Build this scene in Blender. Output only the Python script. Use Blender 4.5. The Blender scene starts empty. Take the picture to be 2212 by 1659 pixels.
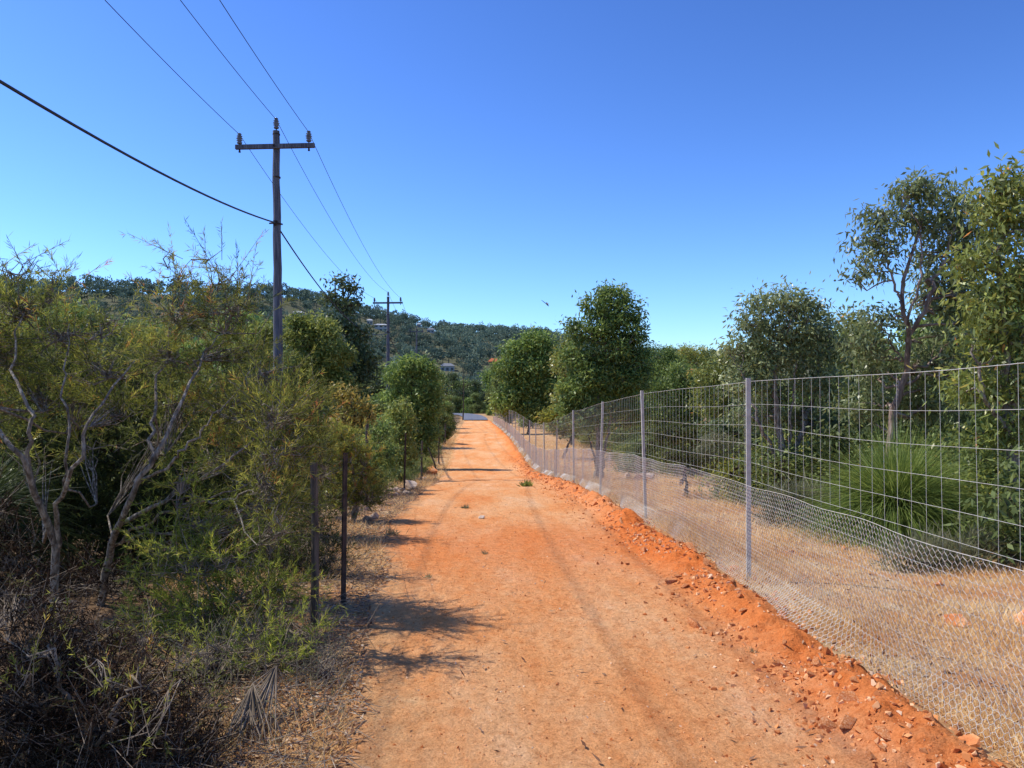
import bpy, bmesh, math, random
import numpy as np
from mathutils import Vector, Matrix
COL = bpy.context.scene.collection
F_ = 1720.0
YAW = math.atan(66/1720.0); PIT = math.atan(35.5/1720.0)
EYE = 1.6
R = math.radians

# ------------------------------------------------------------------ camera model
def ray(px, py):
    u = (px-1106)/F_; v = (829.5-py)/F_
    y = math.cos(PIT)-v*math.sin(PIT); z = math.sin(PIT)+v*math.cos(PIT); x = u
    return np.array([x*math.cos(YAW)+y*math.sin(YAW), -x*math.sin(YAW)+y*math.cos(YAW), z])
def P(px, py, d):
    r = ray(px, py); r = r*(d/r[1]); return np.array([r[0], r[1], r[2]+EYE])

# ------------------------------------------------------------------ noise / terrain
def vnoise(x, y, s=0.0):
    x = np.asarray(x, float)+s*17.3; y = np.asarray(y, float)+s*9.1
    xi = np.floor(x); yi = np.floor(y); fx = x-xi; fy = y-yi
    fx = fx*fx*(3-2*fx); fy = fy*fy*(3-2*fy)
    def h(a, b):
        v = np.sin(a*127.1+b*311.7)*43758.5453
        return v-np.floor(v)
    return (h(xi, yi)*(1-fx)+h(xi+1, yi)*fx)*(1-fy)+(h(xi, yi+1)*(1-fx)+h(xi+1, yi+1)*fx)*fy
def fbm(x, y, o=4, s=0.0):
    t = 0; a = .5
    for i in range(o):
        t = t+a*(vnoise(x*2**i, y*2**i, s+i)-.5)*2; a *= .5
    return t
PY = [-50, 0, 8, 11.4, 15.3, 19.4, 23.4, 27.4, 33, 40, 50, 65, 92, 98, 118, 128, 165, 220, 3000]
PZ = [0, 0, 0, -.06, -.22, -.43, -.72, -.98, -1.12, -1.0, -.85, -.85, -.95, -.92, -.35, -.6, -4.5, -8, -8]
def prof(y): return (np.interp(y, PY, PZ)+np.interp(y-1.5, PY, PZ)+np.interp(y+1.5, PY, PZ))/3
def fence_x(y): return np.interp(y, [-5, 3.5, 7, 11, 19, 23, 40, 60, 92, 130], [2.36, 2.36, 2.38, 2.32, 2.26, 2.2, 2.1, 1.9, 1.35, .6])
def left_x(y):
    y = np.asarray(y, float)
    return np.interp(y, [-5, 3.5, 6, 10, 30, 60, 92, 130], [-.92, -.82, -1.02, -1.36, -1.5, -1.9, -2.2, -2.8])+.16*fbm(y*.9, y*0+3.3, 4, 14)
CX = [-900, 0, 130, 330, 560, 640, 700, 760, 830, 880, 940, 1010, 1180, 1230, 1400, 1600, 2212, 3200]
CYp = [610, 608, 608, 612, 618, 624, 640, 656, 672, 682, 700, 703, 712, 724, 755, 762, 760, 760]
def ridge(x, y): return np.exp(-((x-(fence_x(y)-.38))/.22)**2)
def hgt(x, y):
    x = np.asarray(x, float); y = np.asarray(y, float)
    near = prof(y)
    off = np.clip(np.maximum(x-fence_x(y), left_x(y)-x), 0, 400)
    near = near+fbm(x*.5, y*.5, 4, 3)*.10*np.clip(off/1.5, 0, 1)+fbm(x*.05, y*.05, 3, 5)*.8*np.clip((off-4)/20, 0, 1)
    near = near+ridge(x, y)*(.10+.13*fbm(x*2.4, y*2.4, 4, 8))*(y < 95)
    ys = np.maximum(y, 1.0)
    px = np.clip(1040+1720*x/ys, -900, 3200)
    yc = np.interp(px, [-900, 500, 900, 1300, 3200], [430, 430, 700, 760, 760])
    cz = (865-np.interp(px, CX, CYp))/1720*yc-5.0
    t = np.clip((y-190)/(yc-190), 0, 1)
    t = t*t*(3-2*t)*.5+t*.5
    hill = (cz+8)*t-np.clip(y-yc, 0, 1e4)*.03
    hill = hill+fbm(x*.008, y*.008, 3, 2)*10*np.clip((y-200)/200, 0, 1)*(1-t)
    return near+np.where(y > 190, hill, 0)
def track_mask(x, y):
    return np.clip((x-left_x(y)-.12)/.15, 0, 1)*np.clip((fence_x(y)-.22-x)/.1, 0, 1)*(y < 99)
def rut(x, y):
    c = (fence_x(y)-1.28)/2+.05*np.sin(y*.23)-.004*y
    return -.003*(np.exp(-((x-c-.72)/.26)**2)+np.exp(-((x-c+.72)/.26)**2))*(.3+vnoise(x*0, y*.4, 3))
def track_z(x, y):
    e = np.minimum(x-left_x(y), fence_x(y)-.05-x); nf = np.clip(1-y/30, 0, 1)
    return hgt(x, y)+.012+rut(x, y)+fbm(x*2, y*2, 4, 4)*.020+fbm(x*14, y*14, 3, 6)*.009*nf+ridge(x, y)*(fbm(x*9, y*9, 4, 11)*.095*nf)-.06*np.clip(1-e/.22, 0, 1)**1.3+.02*fbm(x*5, y*5, 3, 7)*np.clip(1-e/.4, 0, 1)
def surf(x, y):
    g = hgt(x, y)-.04*track_mask(x, y)
    ins = (x > left_x(y)) & (x < fence_x(y)-.05) & (y < 99)
    return np.where(ins, np.maximum(g, track_z(x, y)), g)
def hz(x, y): return float(surf(np.array([float(x)]), np.array([float(y)]))[0])

# ------------------------------------------------------------------ mesh helpers
def mesh_np(name, V, Fs, rnd=None, smooth=False, attr='rnd', dom='FACE'):
    V = np.asarray(V, np.float32).reshape(-1, 3)
    if not isinstance(Fs, list): Fs = [Fs]
    Fs = [np.asarray(f, np.int32) for f in Fs if len(f)]
    me = bpy.data.meshes.new(name)
    me.vertices.add(len(V)); me.vertices.foreach_set('co', V.ravel())
    lv = np.concatenate([f.ravel() for f in Fs])
    tot = np.concatenate([np.full(len(f), f.shape[1], np.int32) for f in Fs])
    st = np.concatenate([[0], np.cumsum(tot)[:-1]]).astype(np.int32)
    me.loops.add(len(lv)); me.loops.foreach_set('vertex_index', lv)
    me.polygons.add(len(tot)); me.polygons.foreach_set('loop_start', st)
    me.update(calc_edges=True)
    if rnd is not None:
        a = me.attributes.new(attr, 'FLOAT', dom); a.data.foreach_set('value', np.asarray(rnd, np.float32))
    me.polygons.foreach_set('use_smooth', np.full(len(tot), bool(smooth)))
    return me
def point_attr(me, name, v):
    a = me.attributes.new(name, 'FLOAT', 'POINT'); a.data.foreach_set('value', np.asarray(v, np.float32).ravel())
def link(name, me, mat, parent=None):
    o = bpy.data.objects.new(name, me); COL.objects.link(o)
    if mat is not None and len(me.materials) == 0: me.materials.append(mat)
    if parent is not None: o.parent = parent
    return o
def tag(o, label=None, cat=None, group=None, kind=None):
    if label: o['label'] = label
    if cat: o['category'] = cat
    if group: o['group'] = group
    if kind: o['kind'] = kind
    return o
def empty(name, loc, rz=0, label=None, cat=None, group=None):
    o = bpy.data.objects.new(name, None); COL.objects.link(o); o.location = loc; o.rotation_euler = (0, 0, rz)
    o.empty_display_size = .1
    return tag(o, label, cat, group)
def dup(root, loc, rz=0, scale=1, label=None, group=None):
    r = root.copy(); COL.objects.link(r); r.location = loc; r.rotation_euler = (root.rotation_euler[0], root.rotation_euler[1], rz)
    r.scale = (scale, scale, scale) if not hasattr(scale, '__len__') else scale
    if label: r['label'] = label
    if group: r['group'] = group
    for ch in list(root.children):
        c = ch.copy(); COL.objects.link(c); c.parent = r
        for g in list(ch.children):
            d = g.copy(); COL.objects.link(d); d.parent = c
    return r
class Acc:
    def __init__(s): s.V = []; s.F4 = []; s.F3 = []; s.n = 0; s.r4 = []; s.r3 = []
    def add(s, V, F, r=None):
        V = np.asarray(V, float).reshape(-1, 3); F = np.asarray(F, np.int64)
        if len(F) == 0: return
        s.V.append(V); rr = np.full(len(F), .5) if r is None else (np.full(len(F), r) if np.isscalar(r) else r)
        if F.shape[1] == 4: s.F4.append(F+s.n); s.r4.append(rr)
        else: s.F3.append(F+s.n); s.r3.append(rr)
        s.n += len(V)
    def build(s, name, mat, parent=None, smooth=False, origin=None):
        V = np.concatenate(s.V)
        if origin is not None: V = V-np.asarray(origin)
        Fs = []; rs = []
        if s.F4: Fs.append(np.concatenate(s.F4)); rs.append(np.concatenate(s.r4))
        if s.F3: Fs.append(np.concatenate(s.F3)); rs.append(np.concatenate(s.r3))
        return link(name, mesh_np(name, V, Fs, np.concatenate(rs), smooth), mat, parent)
def norm(a): return a/np.maximum(np.linalg.norm(a, axis=-1, keepdims=True), 1e-9)
def leaves(rng, C, D, L, W, side=None, fold=0.0):
    n = len(C); D = norm(D)
    if side is None: side = rng.normal(size=(n, 3))
    S = norm(np.cross(D, side)); L = np.broadcast_to(L, (n,))[:, None]; W = np.broadcast_to(W, (n,))[:, None]
    m = C+D*L*.42
    V = np.stack([C, m+S*W/2, C+D*L, m-S*W/2], 1)
    return V.reshape(-1, 3), np.arange(4*n).reshape(n, 4)
def segs(P0, P1, r0, r1, k=3):
    P0 = np.asarray(P0, float); P1 = np.asarray(P1, float); n = len(P0)
    D = norm(P1-P0); up = np.where(np.abs(D[:, 2:3]) > .9, np.array([[1., 0, 0]]), np.array([[0, 0, 1.]]))
    A = norm(np.cross(D, up)); B = np.cross(D, A)
    r0 = np.broadcast_to(r0, (n,))[:, None]; r1 = np.broadcast_to(r1, (n,))[:, None]
    V = []
    for i in range(k):
        a = 2*math.pi*i/k; o = A*math.cos(a)+B*math.sin(a); V.append(P0+o*r0); V.append(P1+o*r1)
    V = np.stack(V, 1)
    base = (np.arange(n)*2*k)[:, None]
    F = [base+np.array([2*i, 2*i+1, 2*((i+1) % k)+1, 2*((i+1) % k)]) for i in range(k)]
    return V.reshape(-1, 3), np.concatenate(F)
def tube(path, rad, k=8):
    path = np.asarray(path, float); n = len(path); rad = np.broadcast_to(rad, (n,))
    T = norm(np.gradient(path, axis=0))
    ref = np.array([0.31, 0.95, 0.1]) if abs(T[0, 2]) > .5 else np.array([0, 0, 1.])
    A = norm(np.cross(T, ref)); B = np.cross(T, A)
    an = 2*math.pi*np.arange(k)/k
    V = path[:, None]+(A[:, None]*np.cos(an)[None, :, None]+B[:, None]*np.sin(an)[None, :, None])*rad[:, None, None]
    F = []
    for i in range(n-1):
        for j in range(k): F.append([i*k+j, i*k+(j+1) % k, (i+1)*k+(j+1) % k, (i+1)*k+j])
    return V.reshape(-1, 3), np.array(F)
def capdisc(c, r, k=12, z=0):
    an = 2*math.pi*np.arange(k)/k
    V = np.array([[c[0]+r*math.cos(a), c[1]+r*math.sin(a), c[2]] for a in an]+[list(c)])
    return V, np.array([[i, (i+1) % k, k] for i in range(k)])
def box(c, s):
    c = np.asarray(c, float); s = np.asarray(s, float)/2
    V = np.array([[x, y, z] for x in (-1, 1) for y in (-1, 1) for z in (-1, 1)])*s+c
    return V, np.array([[0, 1, 3, 2], [4, 6, 7, 5], [0, 4, 5, 1], [2, 3, 7, 6], [0, 2, 6, 4], [1, 5, 7, 3]])
def lathe(prof_, k=14, c=(0, 0, 0)):
    V = []; F = []
    for r, z in prof_:
        for j in range(k):
            a = 2*math.pi*j/k; V.append([c[0]+r*math.cos(a), c[1]+r*math.sin(a), c[2]+z])
    for i in range(len(prof_)-1):
        for j in range(k): F.append([i*k+j, i*k+(j+1) % k, (i+1)*k+(j+1) % k, (i+1)*k+j])
    return np.array(V), np.array(F)
def smooth_path(pts, n=10, rng=None, wob=0.0):
    pts = np.asarray(pts, float); m = len(pts); t = np.linspace(0, m-1, n)
    ext = np.concatenate([[2*pts[0]-pts[1]], pts, [2*pts[-1]-pts[-2]]])
    out = []
    for u in t:
        i = min(int(u), m-2); f = u-i; p0, p1, p2, p3 = ext[i:i+4]
        out.append(.5*((2*p1)+(-p0+p2)*f+(2*p0-5*p1+4*p2-p3)*f*f+(-p0+3*p1-3*p2+p3)*f**3))
    out = np.array(out)
    if rng is not None and wob: out[1:-1] += rng.normal(size=(n-2, 3))*wob
    return out
def rotm(rng, n):
    q = norm(rng.normal(size=(n, 4))); w, x, y, z = q.T
    return np.stack([1-2*(y*y+z*z), 2*(x*y-w*z), 2*(x*z+w*y), 2*(x*y+w*z), 1-2*(x*x+z*z), 2*(y*z-w*x), 2*(x*z-w*y), 2*(y*z+w*x), 1-2*(x*x+y*y)], -1).reshape(n, 3, 3)
def hull(seed, n=14, sq=(1, 1, .7), lo=.75):
    rr = np.random.default_rng(seed); pts = norm(rr.normal(size=(n, 3)))*rr.uniform(lo, 1, (n, 1))*np.array(sq)
    bm = bmesh.new()
    for p in pts: bm.verts.new(p)
    bmesh.ops.convex_hull(bm, input=bm.verts)
    bm.verts.ensure_lookup_table()
    bm.verts.index_update()
    V = np.array([v.co[:] for v in bm.verts]); F = np.array([[v.index for v in f.verts] for f in bm.faces if len(f.verts) == 3])
    bm.free(); return V, F

# ------------------------------------------------------------------ materials
def newmat(name):
    m = bpy.data.materials.new(name); m.use_nodes = True; nt = m.node_tree; nt.nodes.clear()
    return m, nt, nt.nodes.new('ShaderNodeOutputMaterial')
def ramp(nt, stops):
    r = nt.nodes.new('ShaderNodeValToRGB'); e = r.color_ramp.elements
    while len(e) < len(stops): e.new(.5)
    for i, (p, c) in enumerate(stops): e[i].position = p; e[i].color = (*c, 1)
    return r
def leafmat(name, stops, rough=.5, tr=.3, spec=.3, big=0.0, bo=(1, 1, 1)):
    m, nt, out = newmat(name); N = nt.nodes; L = nt.links
    at = N.new('ShaderNodeAttribute'); at.attribute_name = 'rnd'
    rp = ramp(nt, [(p, tuple(a*b for a, b in zip(c, bo))) for p, c in stops])
    L.new(at.outputs['Fac'], rp.inputs[0])
    oi = N.new('ShaderNodeObjectInfo'); mr = N.new('ShaderNodeMapRange'); mr.inputs[3].default_value = .84; mr.inputs[4].default_value = 1.16
    L.new(oi.outputs['Random'], mr.inputs[0])
    hs = N.new('ShaderNodeHueSaturation'); L.new(rp.outputs[0], hs.inputs['Color']); L.new(mr.outputs[0], hs.inputs['Value'])
    col = hs.outputs[0]
    if big:
        g = N.new('ShaderNodeNewGeometry'); nz = N.new('ShaderNodeTexNoise'); nz.inputs['Scale'].default_value = big
        L.new(g.outputs['Position'], nz.inputs['Vector']); m2 = N.new('ShaderNodeMapRange'); m2.inputs[1].default_value = .3; m2.inputs[2].default_value = .7
        m2.inputs[3].default_value = .65; m2.inputs[4].default_value = 1.35; L.new(nz.outputs[0], m2.inputs[0])
        h2 = N.new('ShaderNodeHueSaturation'); L.new(col, h2.inputs['Color']); L.new(m2.outputs[0], h2.inputs['Value']); col = h2.outputs[0]
    b = N.new('ShaderNodeBsdfPrincipled'); L.new(col, b.inputs['Base Color']); b.inputs['Roughness'].default_value = rough; b.inputs['Specular IOR Level'].default_value = spec
    if tr:
        t = N.new('ShaderNodeBsdfTranslucent'); hh = N.new('ShaderNodeHueSaturation'); hh.inputs['Value'].default_value = 1.5; hh.inputs['Hue'].default_value = .49
        L.new(col, hh.inputs['Color']); L.new(hh.outputs[0], t.inputs[0])
        mx = N.new('ShaderNodeMixShader'); mx.inputs[0].default_value = tr; L.new(b.outputs[0], mx.inputs[1]); L.new(t.outputs[0], mx.inputs[2]); L.new(mx.outputs[0], out.inputs[0])
    else: L.new(b.outputs[0], out.inputs[0])
    return m
def noisemat(name, stops, scale=5, rough=.8, metal=0, bump=.3, bscale=30, stretch=(1, 1, 1), spec=.3):
    m, nt, out = newmat(name); N = nt.nodes; L = nt.links
    tc = N.new('ShaderNodeTexCoord'); mp = N.new('ShaderNodeMapping'); mp.inputs['Scale'].default_value = stretch
    L.new(tc.outputs['Object'], mp.inputs[0])
    nz = N.new('ShaderNodeTexNoise'); nz.inputs['Scale'].default_value = scale; nz.inputs['Detail'].default_value = 6; L.new(mp.outputs[0], nz.inputs['Vector'])
    rp = ramp(nt, stops); L.new(nz.outputs[0], rp.inputs[0])
    b = N.new('ShaderNodeBsdfPrincipled'); L.new(rp.outputs[0], b.inputs['Base Color']); b.inputs['Roughness'].default_value = rough; b.inputs['Metallic'].default_value = metal
    b.inputs['Specular IOR Level'].default_value = spec
    n2 = N.new('ShaderNodeTexNoise'); n2.inputs['Scale'].default_value = bscale; n2.inputs['Detail'].default_value = 5; L.new(mp.outputs[0], n2.inputs['Vector'])
    bp = N.new('ShaderNodeBump'); bp.inputs['Strength'].default_value = bump; bp.inputs['Distance'].default_value = .02; L.new(n2.outputs[0], bp.inputs['Height']); L.new(bp.outputs[0], b.inputs['Normal'])
    L.new(b.outputs[0], out.inputs[0]); return m
def mixc(nt, fac, a, b, mode='MIX'):
    m = nt.nodes.new('ShaderNodeMix'); m.data_type = 'RGBA'; m.blend_type = mode
    for i, v in ((0, fac), (6, a), (7, b)):
        if isinstance(v, (int, float)): m.inputs[i].default_value = v
        elif isinstance(v, tuple): m.inputs[i].default_value = (*v, 1)
        else: nt.links.new(v, m.inputs[i])
    return m.outputs[2]
def soil_color(nt, noise):
    n1 = noise(1.6, 8, .65)
    r1 = ramp(nt, [(.3, (.50, .20, .07)), (.45, (.57, .30, .13)), (.58, (.62, .40, .20)), (.72, (.68, .50, .28))]); nt.links.new(n1.outputs[0], r1.inputs[0])
    n3 = noise(60, 4, .7); r3 = ramp(nt, [(.3, (.5, .47, .45)), (.52, (1, 1, 1)), (.75, (1.2, 1.2, 1.2))]); nt.links.new(n3.outputs[0], r3.inputs[0])
    return mixc(nt, .8, r1.outputs[0], r3.outputs[0], 'MULTIPLY')
def noiser(nt, g):
    def noise(s, d=6, r=.6, vec=None):
        n = nt.nodes.new('ShaderNodeTexNoise'); n.inputs['Scale'].default_value = s; n.inputs['Detail'].default_value = d; n.inputs['Roughness'].default_value = r
        nt.links.new(vec or g.outputs['Position'], n.inputs['Vector']); return n
    return noise
def attr_noisy(nt, name, n, amt):
    at = nt.nodes.new('ShaderNodeAttribute'); at.attribute_name = name
    ad = nt.nodes.new('ShaderNodeMath'); ad.operation = 'MULTIPLY_ADD'; nt.links.new(n.outputs[0], ad.inputs[0]); ad.inputs[1].default_value = amt; ad.inputs[2].default_value = -amt/2
    a2 = nt.nodes.new('ShaderNodeMath'); a2.use_clamp = True; nt.links.new(at.outputs['Fac'], a2.inputs[0]); nt.links.new(ad.outputs[0], a2.inputs[1]); return a2.outputs[0]
def track_material():
    m, nt, out = newmat('orange_gravel_dirt'); N = nt.nodes; L = nt.links
    g = N.new('ShaderNodeNewGeometry'); noise = noiser(nt, g)
    mp = N.new('ShaderNodeMapping'); mp.inputs['Scale'].default_value = (1.0, .3, 1); L.new(g.outputs['Position'], mp.inputs[0])
    n1 = noise(1.3, 9, .7, mp.outputs[0])
    r1 = ramp(nt, [(.30, (.80, .27, .08)), (.43, (.84, .37, .14)), (.55, (.86, .45, .205)), (.70, (.88, .55, .31))]); L.new(n1.outputs[0], r1.inputs[0])
    c = mixc(nt, attr_noisy(nt, 'red', noise(7, 6, .7), 1.0), r1.outputs[0], (.78, .21, .05))
    c = mixc(nt, attr_noisy(nt, 'edge', noise(5, 6, .75), 1.6), c, soil_color(nt, noise))
    vo = N.new('ShaderNodeTexVoronoi'); vo.inputs['Scale'].default_value = 60; L.new(g.outputs['Position'], vo.inputs['Vector'])
    rv = ramp(nt, [(0, (.58, .48, .42)), (.25, (.90, .87, .84)), (.6, (1.04, 1.02, 1)), (1, (1.12, 1.17, 1.22))])
    L.new(vo.outputs['Color'], rv.inputs[0])
    n3 = noise(100, 4, .75); r3 = ramp(nt, [(.3, (.60, .51, .44)), (.5, (1, 1, 1)), (.72, (1.12, 1.2, 1.26))]); L.new(n3.outputs[0], r3.inputs[0])
    n6 = noise(13, 6, .75); r6 = ramp(nt, [(.32, (.77, .68, .60)), (.5, (1, 1, 1)), (.7, (1.08, 1.12, 1.15))]); L.new(n6.outputs[0], r6.inputs[0])
    c = mixc(nt, .5, c, rv.outputs[0], 'MULTIPLY'); c = mixc(nt, .8, c, r3.outputs[0], 'MULTIPLY'); c = mixc(nt, .9, c, r6.outputs[0], 'MULTIPLY')
    b = N.new('ShaderNodeBsdfPrincipled'); b.inputs['Roughness'].default_value = .95; b.inputs['Specular IOR Level'].default_value = .05; L.new(c, b.inputs['Base Color'])
    n4 = noise(32, 9, .75); n5 = noise(6, 4, .6)
    ma = N.new('ShaderNodeMath'); ma.operation = 'MULTIPLY_ADD'; ma.inputs[1].default_value = 1.3; L.new(n5.outputs[0], ma.inputs[0]); L.new(n4.outputs[0], ma.inputs[2])
    bp = N.new('ShaderNodeBump'); bp.inputs['Strength'].default_value = .85; bp.inputs['Distance'].default_value = .045; L.new(ma.outputs[0], bp.inputs['Height']); L.new(bp.outputs[0], b.inputs['Normal'])
    L.new(b.outputs[0], out.inputs[0]); return m
def ground_material():
    m, nt, out = newmat('dry_bush_soil'); N = nt.nodes; L = nt.links
    g = N.new('ShaderNodeNewGeometry'); noise = noiser(nt, g)
    c = soil_color(nt, noise)
    c = mixc(nt, attr_noisy(nt, 'litter_brown', noise(3, 5, .6), .6), c, (.17, .11, .065))
    at = N.new('ShaderNodeAttribute'); at.attribute_name = 'far'
    c = mixc(nt, at.outputs['Fac'], c, (.12, .12, .07))
    b = N.new('ShaderNodeBsdfPrincipled'); b.inputs['Roughness'].default_value = .95; b.inputs['Specular IOR Level'].default_value = .05; L.new(c, b.inputs['Base Color'])
    n4 = noise(25, 8, .7); bp = N.new('ShaderNodeBump'); bp.inputs['Strength'].default_value = .8; bp.inputs['Distance'].default_value = .04; L.new(n4.outputs[0], bp.inputs['Height']); L.new(bp.outputs[0], b.inputs['Normal'])
    L.new(b.outputs[0], out.inputs[0]); return m

M = {}
M['track'] = track_material(); M['ground'] = ground_material()
M['rock'] = noisemat('laterite_rock', [(.3, (.54, .15, .045)), (.5, (.74, .29, .11)), (.7, (.84, .49, .27))], 9, .95, bump=.8, bscale=25, spec=.03)
M['palerock'] = noisemat('pale_rock', [(.3, (.46, .30, .21)), (.5, (.56, .42, .31)), (.7, (.62, .50, .40))], 5, .95, bump=.6, bscale=14, spec=.05)
M['bark'] = noisemat('grey_bark', [(.3, (.09, .07, .05)), (.5, (.26, .215, .165)), (.7, (.50, .44, .35))], 14, .95, bump=.9, bscale=40, stretch=(3, 3, 1), spec=.03)
M['darkbark'] = noisemat('dark_bark', [(.3, (.03, .022, .017)), (.55, (.10, .08, .06)), (.75, (.19, .15, .11))], 10, .95, bump=.8, bscale=25, stretch=(3, 3, .5), spec=.03)
M['palebark'] = noisemat('pinkish_eucalypt_bark', [(.3, (.09, .06, .045)), (.5, (.24, .17, .13)), (.7, (.44, .35, .28))], 9, .9, bump=.7, bscale=20, stretch=(2, 2, .5), spec=.05)
M['twig'] = noisemat('grey_twig', [(.3, (.11, .085, .06)), (.6, (.30, .24, .18)), (.8, (.46, .39, .30))], 6, .95, bump=.1, spec=.03)
M['polewood'] = noisemat('weathered_pole_timber', [(.3, (.06, .06, .075)), (.5, (.11, .11, .13)), (.7, (.18, .18, .20))], 7, .85, bump=.7, bscale=18, stretch=(4, 4, .25), spec=.15)
M['steel'] = noisemat('galvanised_steel', [(.3, (.34, .33, .29)), (.6, (.50, .485, .43))], 12, .7, .0, bump=.05, spec=.15)
M['wire'] = noisemat('galvanised_wire', [(.3, (.40, .39, .35)), (.6, (.57, .56, .50))], 12, .7, .0, bump=0, spec=.1)
M['netwire'] = noisemat('netting_wire', [(.3, (.58, .565, .51)), (.6, (.76, .74, .67))], 12, .7, .0, bump=0, spec=.1)
M['cable'] = noisemat('black_cable', [(.3, (.02, .022, .03)), (.6, (.04, .043, .055))], 3, .6, bump=0)
M['porcelain'] = noisemat('dark_glazed_porcelain', [(.3, (.06, .06, .08)), (.6, (.13, .13, .16))], 5, .25, bump=0, spec=.6)
M['rust'] = noisemat('dark_rusty_steel', [(.3, (.03, .024, .02)), (.6, (.075, .055, .045))], 14, .85, .0, bump=.3, spec=.1)
M['oldwood'] = noisemat('old_grey_timber', [(.3, (.05, .043, .035)), (.6, (.15, .125, .10))], 12, .95, bump=.7, stretch=(4, 4, .4), spec=.05)
M['asphalt'] = noisemat('sunlit_asphalt', [(.3, (.13, .14, .17)), (.6, (.18, .19, .22))], 2, .9, bump=.2, spec=.1)
BO = (2.6, 2.4, 1.85)
M['olive'] = leafmat('olive_needle_foliage', [(0, (.030, .040, .013)), (.33, (.115, .132, .028)), (.66, (.245, .258, .050)), (.9, (.38, .36, .075)), (.98, (.44, .26, .07)), (1, (.38, .16, .06))], .6, .42, .2, bo=(1.25, 1.24, 1.1))
M['bright'] = leafmat('yellow_green_needle_foliage', [(0, (.045, .066, .015)), (.4, (.14, .185, .031)), (.8, (.27, .32, .052)), (1, (.43, .41, .08))], .55, .42, .2, bo=(1.3, 1.25, 1.1))
M['darkneedle'] = leafmat('dark_green_needle_foliage', [(0, (.018, .025, .009)), (.5, (.050, .063, .018)), (1, (.12, .13, .035))], .6, .35, .2, bo=(1.2, 1.2, 1.1))
M['dead'] = leafmat('dead_brown_foliage', [(0, (.018, .012, .008)), (.5, (.040, .025, .016)), (.85, (.085, .05, .03)), (.95, (.22, .14, .07)), (1, (.20, .19, .06))], .8, .15, .05)
M['euc'] = leafmat('eucalypt_leaves', [(0, (.028, .038, .012)), (.4, (.066, .086, .025)), (.8, (.13, .150, .044)), (.97, (.20, .18, .06)), (1, (.34, .16, .05))], .38, .32, .45, bo=BO)
M['eucgrey'] = leafmat('grey_green_eucalypt_leaves', [(0, (.030, .042, .020)), (.5, (.078, .100, .050)), (1, (.170, .195, .11))], .38, .32, .45, bo=BO)
M['eucdark'] = leafmat('dark_eucalypt_leaves', [(0, (.016, .023, .010)), (.5, (.036, .052, .021)), (1, (.075, .094, .036))], .45, .28, .35, bo=(2.2, 2.1, 1.8))
M['eucmid'] = leafmat('mid_green_leaves', [(0, (.026, .044, .014)), (.5, (.062, .098, .030)), (1, (.130, .172, .050))], .45, .32, .35, bo=BO)
M['lime'] = leafmat('yellow_green_leaves', [(0, (.09, .115, .025)), (.5, (.20, .235, .05)), (1, (.36, .36, .09))], .5, .38, .3)
M['yellowing'] = leafmat('yellowing_leaves', [(0, (.15, .13, .02)), (.5, (.33, .27, .05)), (1, (.52, .34, .09))], .5, .38, .3)
M['midbush'] = leafmat('mid_distance_leaves', [(0, (.028, .042, .018)), (.5, (.056, .080, .030)), (1, (.110, .138, .052))], .6, .28, .25, bo=BO)
M['farwood'] = leafmat('hazed_far_wood_leaves', [(0, (.055, .088, .066)), (.5, (.094, .135, .092)), (1, (.155, .195, .12))], .8, .15, .05, big=.02, bo=(1.35, 1.35, 1.5))  # bluish distance haze is mixed into these leaf colours
M['spike'] = leafmat('grasstree_spikes', [(0, (.042, .066, .016)), (.5, (.10, .15, .034)), (1, (.23, .28, .085))], .5, .33, .3, bo=(1.35, 1.3, 1.1))
M['spikedark'] = leafmat('shaded_grasstree_spikes', [(0, (.022, .036, .010)), (.5, (.05, .078, .020)), (1, (.11, .14, .045))], .5, .3, .3)
M['straw'] = leafmat('dry_straw_grass', [(0, (.56, .33, .115)), (.5, (.80, .55, .235)), (1, (.92, .74, .41))], .8, .3, .03)
M['greygrass'] = leafmat('grey_green_tuft', [(0, (.08, .09, .05)), (.5, (.17, .175, .09)), (1, (.30, .29, .16))], .6, .28, .2)
M['litter'] = leafmat('fallen_leaves', [(0, (.12, .05, .025)), (.4, (.27, .14, .075)), (.8, (.46, .30, .18)), (1, (.62, .5, .36))], .7, .1, .1)
M['gravel'] = leafmat('loose_gravel', [(0, (.50, .14, .04)), (.5, (.78, .32, .115)), (.85, (.86, .48, .24)), (1, (.84, .60, .40))], .95, 0, .03)

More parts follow.
